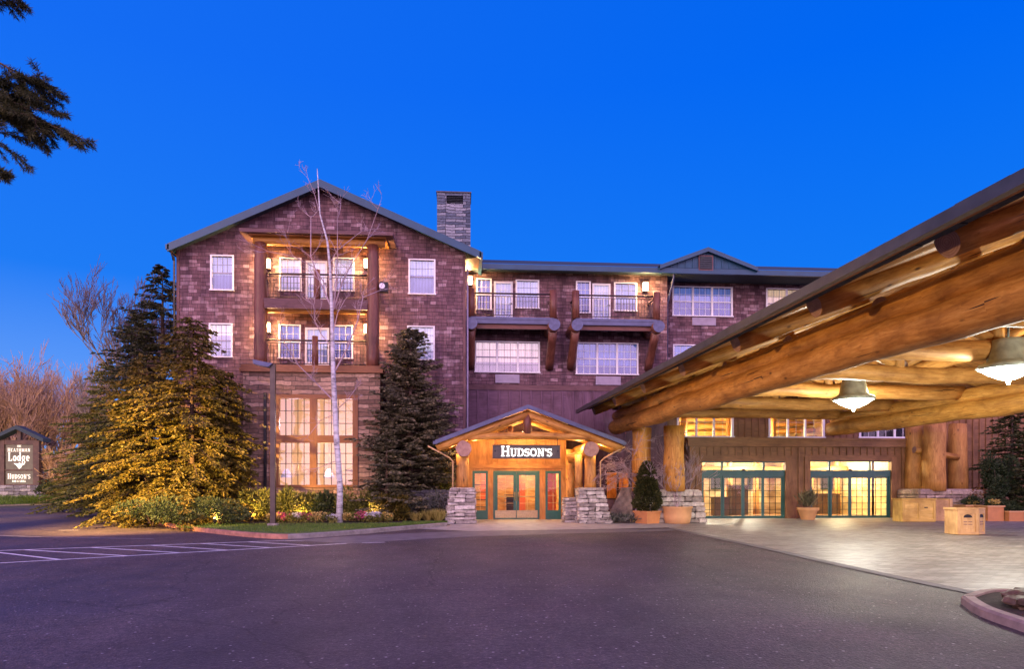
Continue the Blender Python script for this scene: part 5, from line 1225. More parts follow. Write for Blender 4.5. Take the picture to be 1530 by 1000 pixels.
# left conifers
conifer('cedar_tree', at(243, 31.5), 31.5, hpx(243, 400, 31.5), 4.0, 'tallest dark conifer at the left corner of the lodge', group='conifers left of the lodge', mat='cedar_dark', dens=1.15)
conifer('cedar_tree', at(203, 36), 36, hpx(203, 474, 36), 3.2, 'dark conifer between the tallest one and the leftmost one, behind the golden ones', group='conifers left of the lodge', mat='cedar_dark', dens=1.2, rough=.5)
conifer('cedar_tree', at(287, 27.2), 27.2, hpx(287, 480, 27.2), 2.9, 'broad golden lit conifer in front of the lodge corner', group='conifers left of the lodge', mat='cedar', dens=1.6, droop=.5, rough=.5, shape=.55)
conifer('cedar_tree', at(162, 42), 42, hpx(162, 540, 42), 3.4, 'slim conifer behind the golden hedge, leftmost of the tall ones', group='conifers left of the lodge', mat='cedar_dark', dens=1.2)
conifer('cedar_tree', at(220, 28.5), 28.5, hpx(220, 535, 28.5), 2.8, 'rounded yellow green conifer nearest the road bend', group='conifers left of the lodge', mat='cedar', dens=1.6, droop=.45, rough=.5, shape=.52)
conifer('cedar_tree', at(338, 27.6), 27.6, hpx(338, 560, 27.6), 1.75, 'narrow drooping conifer beside the stone bay', group='conifers left of the lodge', mat='cedar', dens=1.5, droop=.6, rough=.3)
conifer('cedar_tree', at(140, 49), 49, hpx(138, 612, 49), 2.7, 'low olive green conifer at the left end of the conifer group', group='conifers left of the lodge', mat='cedar', dens=1.5, droop=.4)
for i, (px, Y, a, b_, lab) in enumerate(((192, 30.5, 1.2, .8, 'low golden shrub under the yellow green conifer at the road bend'), (228, 24.9, 1.1, .55, 'dark low shrub behind the red kerb in the conifer shade'), (275, 24.6, 1.2, .45, 'low spreading green shrub at the edge of the lawn'), (330, 25.2, 1.1, .5, 'dark shrub at the foot of the drooping conifer'), (163, 37, 1.3, 1.1, 'tall golden shrub at the back of the road bend'))):
    shrub('low_shrub', at(px, Y), Y, (a, .8, b_), lab, 'cedar' if i in (0, 4) else 'shrub_dk', 2600, .1, .4, group='shrubs along the road bend')
# spruce between bay and porch
conifer('spruce_tree', at(613, 28.9), 28.9, hpx(626, 498, 28.9), 1.95, 'dense grey green spruce between stone bay and entrance porch', mat='spruce', dens=3.0, droop=.15, leaf=.15, rough=.6, base=.03, shape=.52)
conifer('spruce_tree', at(578, 27.6), 27.6, hpx(578, 640, 27.6), .8, 'small young spruce at the right edge of the stone bay', mat='spruce', dens=1.6, droop=.15, leaf=.13)
# right-hand dark trees
conifer('yew_tree', at(1512, 30.5), 30.5, hpx(1512, 600, 30.5), 2.1, 'dark bushy evergreen at the far right behind the planters', mat='cedar_dark', dens=1.7, droop=.3, rough=.4)
conifer('yew_tree', at(1575, 28), 28, 5, 2.0, 'dark evergreen at the right frame edge under the carport', mat='cedar_dark', dens=1.2)
# birch in front of the lodge
bx_, by_ = at(507, 26.2), 26.2
E = empty('birch_tree', (bx_, by_, .12), 'tall leafless white barked birch on the lawn in front of the stone bay', 'tree')
def tp(px, py): x, z = F(px, py, by_); return (x, by_, z)
tk = MB(); P = [(507, 787), (508, 730), (503, 660), (500, 600), (498, 560), (497, 520), (496, 470), (493, 400), (489, 360), (478, 320), (475, 270), (474, 252)]
tk.tube([tp(*p) for p in P], [.13, .115, .108, .10, .09, .08, .068, .05, .036, .026, .018, .012], 12, wob=.04); tk.build('trunk', M['birch'], E)
bb = MB(); tw = MB(); rr = random.Random(11)
def twig(p, d, L, r, lv):
    q = p; pts = [q]
    for j in range(4): d = (d+Vector((rr.gauss(0, .16), rr.gauss(0, .16), rr.gauss(0, .1)+.04))).normalized(); q = q+d*L/4; pts.append(q)
    tw.tube(pts, [max(.004, r*(1-j*.2)) for j in range(5)], 4, cap=False)
    if lv < 3:
        for i in range(3): twig(pts[rr.randint(1, 4)], (d+Vector((rr.gauss(0, .55), rr.gauss(0, .55), rr.gauss(.05, .35)))).normalized(), L*rr.uniform(.5, .75), max(.005, r*.6), lv+1)
for pl, r_ in (([(496, 470), (508, 430), (519, 400), (550, 360), (568, 322)], .026), ([(493, 455), (478, 420), (462, 380), (462, 320)], .035), ([(489, 430), (470, 400), (440, 385), (405, 382)], .025),
               ([(497, 470), (502, 430), (503, 380), (506, 330)], .03), ([(498, 560), (520, 520), (535, 480), (540, 440), (565, 427)], .03), ([(499, 600), (475, 575), (445, 545), (432, 520)], .03),
               ([(500, 690), (475, 700), (455, 702)], .018), ([(499, 620), (478, 628), (465, 650)], .018), ([(500, 615), (520, 600), (530, 580)], .02), ([(497, 520), (480, 500), (470, 480), (468, 455)], .022), ([(492, 395), (505, 375), (540, 345)], .018), ([(478, 320), (470, 290), (458, 262)], .012), ([(497, 500), (506, 470), (514, 445)], .02)):
    pts = [Vector(tp(*p)) for p in pl]; pts = [p+Vector((0, rr.gauss(0, .12)*i, 0)) for i, p in enumerate(pts)]
    bb.tube(pts, [max(.008, r_*(1-.7*j/len(pts))) for j in range(len(pts))], 6, cap=False)
    for i in range(1, len(pts)):
        for _ in range(2): twig(pts[i], (pts[i]-pts[i-1]).normalized()+Vector((rr.gauss(0, .6), rr.gauss(0, .6), rr.gauss(0, .4))), rr.uniform(.5, .9)*(1 if r_ > .02 else .6), r_*.45, 1)
bb.build('branches', M['twig_lav'], E); tw.build('twigs', M['twig_lav'], E)
# bare trees behind
bare_tree('bare_tree', at(226, 44), 44, 17.0, 'leafless pale twigged tree behind the conifers', 'twig_dark', 1, .16, .3, 7, kids=3, trunk_frac=.3, up=.6, seed=5, twigmat='twig_dark', minr=.015)
bare_tree('bare_tree', at(165, 50), 50, 12.5, 'leafless grey tree left of the tallest conifer', 'twig_dark', 1, .15, .3, 7, kids=3, trunk_frac=.28, up=.7, seed=12, minr=.015)
sd = 20
for px, Y, h, mt, lab, tn in ((20, 62, 11.6, 'twig_tan', 'multi stemmed bare tree directly behind the monument sign', 7), (70, 64, 12.8, 'twig_tan', 'tallest multi stemmed bare tree right of the monument sign', 8), (-30, 60, 10, 'twig_tan', 'bare multi stemmed tree at the left frame edge', 7),
                          (104, 66, 12, 'twig_lav', 'mauve twiggy bare tree left of the conifers', 6), (45, 74, 13, 'twig_red', 'reddish bare tree behind the tan stemmed ones', 6), (0, 72, 12, 'twig_red', 'reddish bare tree far behind the sign at the frame edge', 6)):
    sd += 1; bare_tree('bare_tree', at(px, Y), Y, h, lab, mt, tn, .17, .3, 5, kids=3, trunk_frac=.38, seed=sd, minr=.02, twigmat='twig_red' if mt != 'twig_lav' else 'twig_lav', width=1.1, group='bare trees behind the sign')
for px, Y, a, b_, mt, lab in ((90, 58, 2.5, 1.1, 'shrub_rust', 'rust coloured low shrub right of the monument sign'), (128, 57, 2.3, 1.0, 'shrub_rust', 'rust coloured low shrub next to the conifers'), (98, 54.5, 2.0, .62, 'shrub_yel', 'clipped yellow green shrub in front of the rust coloured ones'), (134, 54, 2.0, .62, 'shrub_yel', 'clipped yellow green shrub at the road edge by the conifers'), (74, 55, 1.3, .55, 'shrub_dk', 'dark low shrub touching the monument sign base')):
    shrub('low_shrub', at(px, Y), Y, (a, .8, b_), lab, mt, 2200, .18, .5, group='shrubs by the monument sign', z0=.65)
for i in range(9):     # far hedge line
    px = -60+i*26; Y = 88+R.uniform(-3, 3); shrub('far_hedge', at(px, Y), Y, (4, 1.8, R.uniform(2, 3.2)), 'dim brown hedge in the distance behind the bare trees', 'shrub_rust' if i % 2 else 'shrub_dk', 1500, .42, .5, 'hedge', 'distant hedge', z0=0)
x, y = G(100, 737); rockobj('boulder', (at(100, 60), 60, 1.7), (2.2, 1.1, 1.1), 'chimney', 'grey boulder between the bare shrubs right of the sign', seed=3)
rockobj('boulder', (at(128, 61), 61, 1.5), (1.8, 1.1, .8), 'chimney', 'flatter grey boulder nearer the conifers', seed=6)
for i, (px, Y, a, c_) in enumerate(((84, 57, 5.0, 'twig_tan'), (110, 57, 4.4, 'twig_red'), (132, 56, 4.0, 'twig_tan'))):
    bare_tree('bare_shrub', at(px, Y), Y, a, ('pale branching bare shrub beside the sign post', 'reddish bare shrub above the rust coloured leaves', 'tan bare shrub touching the conifers')[i], c_, 5, .05, .5, 4, 'shrub', 'bare shrubs by the monument sign', z0=.7, kids=3, trunk_frac=.35, seed=60+i, minr=.015, up=.1)

# bed in front of the bay
for i, (px, Y, a, b_, mt, lab) in enumerate((
    (385, 27.2, .62, .62, 'shrub_yel', 'large leaved yellow green shrub left of the lamp post'), (432, 27.4, .68, .66, 'shrub_yel', 'large leaved yellow green shrub right of the lamp post'), (462, 27.7, .55, .6, 'shrub_yel', 'yellow green shrub under the left half of the bay window'),
    (487, 27.6, .5, .55, 'shrub_dk', 'dark leaved shrub just left of the birch'), (528, 27.5, .65, .66, 'shrub_yel', 'yellow green shrub just right of the birch'), (556, 27.7, .6, .7, 'shrub_yel', 'tall yellow green shrub under the right bay window'), (588, 27.2, .6, .55, 'cedar', 'golden low shrub at the foot of the small spruce'),
    (405, 28.0, .5, .5, 'shrub_dk', 'dark shrub in the gap behind the lamp post'))):
    shrub('leafy_shrub', at(px, Y), Y, (a, .55, b_), lab, mt, 1500, .17, .36, group='shrubs under the bay window', up=.5)
for i, (px, Y, mt, a, lab) in enumerate(((424, 26.4, 'pink', .42, 'pink flowering plant nearest the lamp post'), (441, 26.2, 'whitef', .32, 'white flowering plant between pink and cream ones left of the birch'), (458, 26.3, 'pink', .36, 'pink flowering plant in the middle left of the birch'), (474, 26.1, 'yellowf', .36, 'cream flowering plant left of the birch'),
    (495, 26.2, 'whitef', .26, 'white flowering plant at the birch trunk'), (522, 26.3, 'yellowf', .34, 'cream flowering plant right of the birch'), (541, 26.4, 'pink', .42, 'largest pink flowering plant right of the birch'), (557, 26.3, 'whitef', .34, 'white flowering plant right of the largest pink one'), (576, 26.4, 'yellowf', .36, 'cream flowering plant below the small spruce'), (409, 26.3, 'yellowf', .3, 'cream flowering plant at the lamp post foot'))):
    x = at(px, Y); E = empty('flowering_plant', (x, Y, .13), lab, 'flowers', 'flowers along the lawn edge'); l_ = MB(); cloud(l_, (x, Y, .28), (a, .3, .18), 420, .1, .45, 5, .4); l_.build('foliage', M['shrub_yel'], E)
    l_ = MB(); cloud(l_, (x, Y-.02, .36), (a*.95, .3, .18), 330, .055, .9, 6, .3); l_.build('blossom', M[mt], E)
for i, (px, Y, a, h_, lab) in enumerate(((655, 27.3, .34, .55, 'tuft of yellow straw grass left of the left stone pier'), (640, 27.5, .3, .5, 'second tuft of straw grass, nearer the spruce'), (622, 27.3, .3, .42, 'small straw grass tuft under the spruce'))):
    x = at(px, Y); E = empty('ornamental_grass', (x, Y, .1), lab, 'grass plant', 'straw coloured grass tufts'); l_ = MB()
    for k in range(420):
        an = R.uniform(0, 2*pi); q = Vector((x+cos(an)*a*.4*R.random(), Y+sin(an)*a*.4*R.random(), .1)); leafquad(l_, q, (Vector((cos(an)*.45, sin(an)*.45, 1))+rv(.15)).normalized(), rv(), h_*R.uniform(.7, 1.1), .03)
    l_.build('blades', M['straw'], E)
for px, Y, a, b_, lab in ((630, 27.9, .7, .55, 'grey twiggy shrub in front of the low stone wall'), (655, 27.9, .6, .6, 'grey leaved shrub against the left stone pier'), (600, 27.9, .7, .4, 'brown green shrub under the spruce branches')):
    shrub('grey_shrub', at(px, Y), Y, (a, .5, b_), lab, 'shrub_grey', 1300, .09, .4, group='grey shrubs by the porch')
shrub('lit_fern_shrub', at(668, 29.5), 29.5, (.55, .5, 1.3), 'bright green lit shrub left of the porch post', 'shrub_yel', 1500, .14, .3, z0=.1)
# low stone wall left of porch
mb = MB()
a, b_ = at(598, 28.9), at(672, 28.9); hw_ = F(640, 731, 28.9)[1]; z = 0; row = 0
while z < hw_-.05:
    hh = R.uniform(.12, .22); x = a-R.uniform(0, .3)
    while x < b_: L = R.uniform(.22, .55); mb.jbox((x+L/2, 28.9+R.uniform(-.02, .03), z+hh/2), (L-.015, .4, hh-.012), .02); x += L
    z += hh
o = mb.build('garden_wall', [M['ledge_grey'], M['gap']], None, org=((a+b_)/2, 28.9, 0)); tag(o, 'low grey stone wall running left from the porch pier', 'wall')
# things right of the porch
x = at(925, 28.9); mb = MB(); c0 = at(903, 28.6); mb.hexa([(c0, 28.5, 0), (c0+1.2, 28.4, 0), (c0+1.25, 28.9, 0), (c0+.1, 29, 0), (c0+.75, 28.7, 1.42), (c0+1.18, 28.65, 1.5), (c0+1.2, 28.95, 1.42), (c0+.8, 29.0, 1.3)])
import bmesh
o = mb.build('standing_stone', M['rock'], None, org=(c0+.6, 28.7, 0)); tag(o, 'leaning pale slab of rock between the porch pier and the topiary', 'rock')
o.modifiers.new('s', 'SUBSURF').subdivision_type = 'SIMPLE'; o.modifiers['s'].levels = 4; o.modifiers['s'].render_levels = 4
tx = bpy.data.textures.new('rock_noise', 'CLOUDS'); tx.noise_scale = .45; dm_ = o.modifiers.new('d', 'DISPLACE'); dm_.texture = tx; dm_.strength = .28; dm_.mid_level = .5
for px, Y, a, lab in ((918, 27.7, .42, 'pale green spiky ground plant right of the porch pier'), (936, 27.5, .5, 'pale green spiky ground plant left of the topiary pot'), (1035, 28.2, .4, 'dark leafy ground plant right of the large pale pot')):
    x = at(px, Y); E = empty('ground_plant', (x, Y, 0), lab, 'plant'); l_ = MB()
    for k in range(260):
        d = rv(); d.z = abs(d.z)*.8+.25; leafquad(l_, Vector((x+R.gauss(0, a*.45), Y+R.gauss(0, .2), .02+R.random()*.22)), d.normalized(), rv(), .3, .05)
    l_.build('foliage', M['shrub_dk' if px > 1000 else 'shrub_grey'], E)
bare_tree('weeping_bare_tree', at(945, 28.4), 28.4, 4.2, 'small weeping bare tree lit pink beside the porch roof', 'twig_lav', 1, .06, .75, 6, z0=0, kids=3, trunk_frac=.42, seed=41, up=-.35, minr=.007)
bare_tree('bare_shrub', at(1020, 28.8), 28.8, 3.4, 'thin bare climber twigs beside the carport posts', 'twig_lav', 4, .02, .3, 4, 'shrub', None, 0, 3, .4, .2, 43, minr=.007)
# ---- potted plants
def square_pot(x, y, w0, w1, h, mat, parent, rot=.3, nm='pot'):
    mb = MB(); t = .05
    def ringp(w, z): return [(x+(sx*w/2)*cos(rot)-(sy*w/2)*sin(rot), y+(sx*w/2)*sin(rot)+(sy*w/2)*cos(rot), z) for sx, sy in ((-1, -1), (1, -1), (1, 1), (-1, 1))]
    rs = [ringp(w0, 0), ringp(w1, h-.07), ringp(w1+.06, h-.065), ringp(w1+.06, h), ringp(w1-.08, h), ringp(w1-.1, h-.08)]
    for r_ in rs: mb.v += r_
    for k in range(len(rs)-1):
        for q in range(4): a_, b2 = k*4+q, k*4+(q+1) % 4; mb.face((a_, b2, b2+4, a_+4))
    mb.face((3, 2, 1, 0)); k = (len(rs)-1)*4; mb.face((k, k+1, k+2, k+3), None, 1)
    return mb.build(nm, [M[mat], M['soil']], parent)
def round_pot(x, y, prof, mat, parent):
    mb = MB(); mb.tube([(x, y, z) for z, r_ in prof], [r_ for z, r_ in prof], 28, cap=False)
    mb.tube([(x, y, prof[-1][0]-.06), (x, y, prof[-1][0]-.05)], prof[-1][1]*.93, 20, m=1); return mb.build('pot', [M[mat], M['soil']], parent)
Y = 27.3; x = at(967, Y); E = empty('potted_topiary', (x, Y, 0), 'clipped cone evergreen in a square terracotta pot', 'potted plant')
square_pot(x, Y, .66, .76, .52, 'terra', E, .5)
mb = MB(); top = hpx(967, 692, Y)
for k in range(9000):
    t = R.random()**.8; z = .48+(top-.48)*t; r_ = (.55*(1-t)**.55*min(1, .55+t*3))*R.uniform(.8, 1.06)*(1+.12*noise.noise(Vector((k*.37, t*5, 0)))); an = R.uniform(0, 2*pi); r_ *= 1+.28*noise.noise(Vector((cos(an)*2.2, sin(an)*2.2, z*3.2)))
    leafquad(mb, Vector((x+cos(an)*r_, Y+sin(an)*r_, z)), (Vector((cos(an), sin(an), .6))+rv(.4)).normalized(), rv(), .11*R.uniform(.7, 1.6), .06)
mb.build('foliage', M['topiary'], E)
mb = MB(); mb.tube([(x, Y, .4), (x, Y, top-.3)], [.06, .02], 6); mb.build('stem', M['bark'], E)
def twigpot(px, Y, prof, mat, label, seed, lean=.35, h=2.3):
    x = at(px, Y); E = empty('potted_shrub', (x, Y, 0), label, 'potted plant'); round_pot(x, Y, prof, mat, E); rr = random.Random(seed); tw_ = MB()
    def g(p, d, L, r, lv):
        pts = [p]; q = p
        for j in range(3): d = (d+Vector((rr.gauss(0, .12), rr.gauss(0, .12), .05))).normalized(); q = q+d*L/3; pts.append(q)
        tw_.tube(pts, [max(.006, r*(1-.25*j)) for j in range(4)], 4, cap=False)
        if lv < 4:
            for i in range(3): g(pts[rr.randint(1, 3)], (d+Vector((rr.gauss(0, .4), rr.gauss(0, .4), rr.gauss(0, .25)))).normalized(), L*.68, r*.6, lv+1)
    for i in range(4): g(Vector((x, Y, prof[-1][0]-.05)), Vector((rr.gauss(-.1, lean), rr.gauss(0, .2), 1)).normalized(), h*.36, .022, 0)
    tw_.build('twigs', M['twig_lav'], E); return E
twigpot(1012, 27.2, [(0, .44), (.03, .5), (.3, .56), (.6, .57), (.64, .62), (.7, .62)], 'terra_pale', 'bare twigged shrub in a large round pale terracotta pot', 3, h=2.6)
x = at(986, 28.0); E = empty('potted_shrub', (x, 28.0, 0), 'dark red pot half hidden between the topiary and the large pale pot', 'potted plant'); round_pot(x, 28.0, [(0, .3), (.5, .36), (.7, .38), (.74, .4)], 'kerb_red', E)
l_ = MB(); cloud(l_, (x, 28, .85), (.35, .3, .25), 500, .09, .4, 5, .4); l_.build('foliage', M['shrub_dk'], E)
Y = 29.6; x = at(1207, Y); E = empty('potted_plant', (x, Y, 0), 'dark spiky plant in a terracotta pot between the two sliding doors', 'potted plant'); round_pot(x, Y, [(0, .27), (.05, .3), (.4, .4), (.44, .47), (.55, .47)], 'terra_pale', E)
mb = MB()
for k in range(420):
    d = rv(.5); d.z = abs(d.z)+.5; p = Vector((x+R.gauss(0, .17), Y+R.gauss(0, .15), .55+R.random()*.6)); leafquad(mb, p, d.normalized(), rv(), .32*R.uniform(.6, 1.3), .045)
mb.build('foliage', M['spruce'], E)
# ---- wooden cabinets and planters at the right
def slat_crate(x, y, w, d, h, rot, name, label, cat, mat):
    E = empty(name, (x, y, 0), label, cat); c, s_ = cos(rot), sin(rot)
    def T(mb, x0, x1, y0, y1, z0, z1):
        P = [(a, b, c_) for c_ in (z0, z1) for a, b in ((x0, y0), (x1, y0), (x1, y1), (x0, y1))]; mb.hexa([(x+a*c-b*s_, y+a*s_+b*c, z) for a, b, z in P])
    return E, T
x, y = G(1375, 781); E, T = slat_crate(x, y+.35, 1.45, .8, .98, -.05, 'storage_crate', 'yellow wooden cabinet with slatted right side before the stone base', 'crate', 'crate_yel')
mb = MB(); T(mb, -.72, .70, -.3, .4, .02, .95); T(mb, -.76, .74, -.34, .44, .951, 1.0); o = mb.build('body', M['crate_yel'], E)
mb = MB(); 
for a in ((-.72, -.62, .05, .9), (.6, .7, .05, .9), (-.62, .6, .05, .14), (-.62, .6, .82, .9), (-.04, .04, .14, .82)): T(mb, a[0], a[1], -.325, -.3, a[2], a[3])
mb.build('face_frame', M['crate_yel'], E)
mb = MB(); T(mb, .22, .36, -.318, -.302, .6, .64); mb.build('handle', M['black'], E)
x2, y2 = G(1400, 780); E2, T2 = slat_crate(x2+.35, y2+.45, .8, .8, .95, 0, 'slatted_crate', 'slatted wooden crate right beside the yellow cabinet', 'crate', 'crate_pale')
mb = MB(); T2(mb, -.3, .38, -.3, .4, .02, .93)
mb.build('body', M['crate_pale'], E2); mb = MB()
for i in range(7): z = .06+i*.125; T2(mb, -.3, .3, -.33, -.301, z, z+.085)
mb.build('slat', M['crate_pale'], E2); mb = MB(); T2(mb, .3, .42, -.36, .42, 0, .97); mb.build('corner_post', M['crate_pale'], E2)
# waste cabinet with arched openings, three-sided front
x, y = G(1455, 800)
E = empty('waste_cabinet', (x, y+.35, 0), 'pale wooden waste bin cabinet with two dark arched openings standing on the paving', 'bin cabinet')
W = 1.28; H = F(1456, 761, y)[1]-.02
ang = .42
def TW(px_, py_, rot): c, s_ = cos(rot), sin(rot); return lambda a, b: (px_+a*c-b*s_, py_+a*s_+b*c)
k0 = (G(1461, 801)[0], G(1461, 801)[1])                     # front vertical edge
def face_panel(mb, fn, w, parts):
    for a0, a1, z0, z1, dpt in parts:
        P = []
        for z in (z0, z1):
            for a, b in ((a0, -dpt), (a1, -dpt), (a1, .02), (a0, .02)): q = fn(a, b); P.append((q[0], q[1], z))
        mb.hexa(P)
fl_ = TW(k0[0], k0[1], pi-.15+2*0)   # placeholder orientation, replaced just below
def fnL(a, b): c, s_ = cos(-.12), sin(-.12); return (k0[0]-.62*c+a*c-b*s_+.0, k0[1]+.62*.12+a*s_+b*c)
def fnR(a, b): c, s_ = cos(.55), sin(.55); return (k0[0]+a*c-b*s_, k0[1]+a*s_+b*c)
mb = MB()
base_ = [fnL(0, 0), fnR(0, 0), fnR(.48, 0), (fnR(.48, 0)[0]-.2, k0[1]+.75), (fnL(0, 0)[0]+.05, k0[1]+.7)]
v0 = len(mb.v); mb.v += [(p[0], p[1], .03) for p in base_]+[(p[0], p[1], H) for p in base_]; nn = len(base_)
for i in range(nn): j = (i+1) % nn; mb.quad(mb.v[v0+i], mb.v[v0+j], mb.v[v0+nn+j], mb.v[v0+nn+i])
cabb = mb.build('body', M['crate_pale'], E)
mb = MB(); cxm = sum(p[0] for p in base_)/nn; cym = sum(p[1] for p in base_)/nn
tp_ = [(cxm+(p[0]-cxm)*1.07, cym+(p[1]-cym)*1.07) for p in base_]
for z in (H, H+.06): mb.v += [(p[0], p[1], z) for p in tp_]
mb.face(tuple(range(nn))[::-1]); mb.face(tuple(range(nn, 2*nn)))
for i in range(nn): j = (i+1) % nn; mb.quad(mb.v[i], mb.v[j], mb.v[nn+j], mb.v[nn+i])
mb.build('top', M['crate_pale'], E)
mb = MB()
for fn, w in ((fnL, .62), (fnR, .48)):
    face_panel(mb, fn, w, [(0, .08, .03, H-.01, .03), (w-.08, w, .03, H-.01, .03), (.08, w-.08, .03, .12, .03), (.08, w-.08, H-.12, H-.01, .03), (.14, w-.14, .2, H-.2, .018)])
mb.build('face_frame', M['crate_pale'], E)
for fn, w in ((fnL, .62), (fnR, .48)):
    mb = MB(); m0 = w/2; pts = [(m0+.13*cos(radians(t)), .56+.1*sin(radians(t))) for t in range(0, 181, 15)]
    P = [fn(p[0], -.024)+(p[1],) for p in pts]; Q = [fn(p[0], .0)+(p[1],) for p in pts]; n_ = len(P); mb.v += P+Q; mb.face(tuple(range(n_)))
    for i in range(n_-1): mb.quad(P[i], Q[i], Q[i+1], P[i+1])
    mb.build('opening', M['black'], E)
    mb = MB()
    for zz in (.34, .42): 
        face_panel(mb, fn, w, [(m0-.13, m0-.02, zz, zz+.018, .026), (m0+.01, m0+.13, zz, zz+.018, .026)])
    mb.build('carved_line', M['board'], E)
def planter(px0, px1, py, Y, label, seed, flowers=True, h=None):
    x0, x1 = at(px0, Y), at(px1, Y); h = F((px0+px1)/2, py, Y)[1]; E = empty('wooden_planter', ((x0+x1)/2, Y, 0), label, 'planter')
    mb = MB(); mb.box(x0, x1, Y, Y+.05, .0, h-.06); mb.box(x0, x0+.05, Y+.05, Y+.7, 0, h-.06); mb.box(x1-.05, x1, Y+.05, Y+.7, 0, h-.06); mb.box(x0+.05, x1-.05, Y+.65, Y+.7, 0, h-.06); mb.build('box', M['terra'], E)
    mb = MB()
    for a in ((x0-.04, x1+.04, Y-.04, Y+.06), (x0-.04, x1+.04, Y+.64, Y+.74)): mb.box(a[0], a[1], a[2], a[3], h-.06, h)
    mb.box(x0-.04, x0+.06, Y+.06, Y+.64, h-.06, h-.001); mb.box(x1-.06, x1+.04, Y+.06, Y+.64, h-.06, h-.001); mb.build('rim', M['terra_pale'], E)
    mb = MB(); mb.box(x0+.05, x1-.05, Y+.06, Y+.64, h-.2, h-.1); mb.build('soil', M['soil'], E)
    l_ = MB(); cloud(l_, ((x0+x1)/2, Y+.33, h+.1), ((x1-x0)/2, .3, .28), 900, .11, .45, 7, .5); l_.build('foliage', M['shrub_dk'], E)
    if flowers: l_ = MB(); cloud(l_, ((x0+x1)/2+.1, Y+.25, h+.12), ((x1-x0)/2.6, .25, .16), 160, .10, .8, 4, .5); l_.build('blossom', M['yellowf'], E)
planter(1443, 1474, 755, 28.6, 'terracotta coloured planter box right behind the waste cabinet', 1); planter(1476, 1500, 756, 27.8, 'brown planter box with pale cabbages right of the waste cabinet', 2); planter(1508, 1530, 764, 27.6, 'planter box at the right frame edge under the dark evergreen', 3, False)
shrub('leafy_shrub', at(1450, 29.8), 29.8, (.6, .5, .75), 'reddish twiggy shrub between the carport posts and the planters', 'shrub_rust', 800, .1, .5, z0=0)
shrub('leafy_shrub', at(1492, 29.2), 29.2, (1.0, .6, 1.5), 'tall dark leafy shrub behind the planter boxes', 'shrub_dk', 3800, .13, .45, z0=0)

# grass tufts on the lawns
import bisect
mb = MB()
def in_front(px): return kerb
for k in range(16000):
    px = R.uniform(255, 668); i = R.random()
    # between kerb line and bed line
    kx, ky = G(px, 806-abs(px-430)*.055 if px < 430 else 806-(px-430)*.078); bx2, by2 = G(px, 789 if px < 600 else 786)
    if px < 350: bx2, by2 = G(px, 777)
    t = R.random(); X = kx+(bx2-kx)*t; Yy = ky+.45+(by2-ky-.3)*t
    leafquad(mb, Vector((X, Yy, .13)), (Vector((0, 0, 1))+rv(.35)).normalized(), rv(), R.uniform(.04, .085), .014)
o = mb.build('grass_blades', M['grass']); o['kind'] = 'stuff'
mb = MB()
for k in range(7000):
    px = R.uniform(-20, 150); t = R.random(); p0 = G(px, 757-px*.035); p1 = (FX(px, 54), 54)
    leafquad(mb, Vector((p0[0]+(p1[0]-p0[0])*t, p0[1]+.2+(p1[1]-p0[1]-.2)*t, .10+.6*t)), (Vector((0, 0, 1))+rv(.35)).normalized(), rv(), R.uniform(.09, .16), .035)
o = mb.build('grass_blades', M['grass']); o['kind'] = 'stuff'

# ---- near conifer branches at upper left (trunk outside the frame)
nx, ny = -11.2, 10.2
E = empty('pine_tree', (nx, ny, 0), 'dark conifer at the upper left whose branches hang into the frame', 'tree')
mb = MB(); mb.tube([(nx, ny, 0), (nx+.1, ny, 5), (nx, ny, 12)], [.32, .24, .1], 12); mb.build('trunk', M['bark'], E)
bb, nd = MB(), MB()
def spray(p, d, L, r, lv, dens=1):
    q = p; k = max(3, int(L/.12)); pts = [q]
    for j in range(k): d = (d+Vector((R.gauss(0, .06), R.gauss(0, .06), R.gauss(0, .05)-.008))).normalized(); q = q+d*L/k; pts.append(q)
    bb.tube(pts, [max(.003, r*(1-.8*j/k)) for j in range(k+1)], 5, cap=False)
    for j in range(1, k+1):
        for m_ in range(int(30*dens)):
            f = R.random(); b = pts[j-1].lerp(pts[j], f); leafquad(nd, b, (d*.6+rv(.55)+Vector((0, 0, -.25))).normalized(), rv(), R.uniform(.05, .10), .0085)
        if lv < 2 and j > 1:
            for s_ in (-1, 1):
                if R.random() < .8: spray(pts[j], (d*.8+d.cross(Vector((0, 0, 1)))*s_*R.uniform(.35, .9)+Vector((0, 0, R.uniform(-.5, .25)))).normalized(), L*R.uniform(.3, .5)*(1-.5*j/k)+.08, r*.5, lv+1, dens)
def P3(px, py, Y): x, z = F(px, py, Y); return Vector((x, Y, z))
nyy = 10.2
for a, b, L in (((-80, 110), (60, 140), .8), ((-60, 160), (80, 150), .85), ((-25, 80), (75, 128), .85), ((-70, 200), (70, 165), .95), ((25, 165), (112, 200), .95), ((-60, 140), (50, 185), .9), ((-30, 268), (-4, 256), .85), ((-70, -14), (25, 0), .9), ((-50, 120), (60, 168), 1)):
    p, q = P3(*a, nyy), P3(*b, nyy); spray(p, (q-p).normalized(), (q-p).length*L, .02, 0)
    bb.tube([Vector((nx, ny, p.z+.4)), p], [.06, .022], 6, cap=False)
bb.build('branches', M['bark'], E); nd.build('needles', M['cedar_dark'], E)

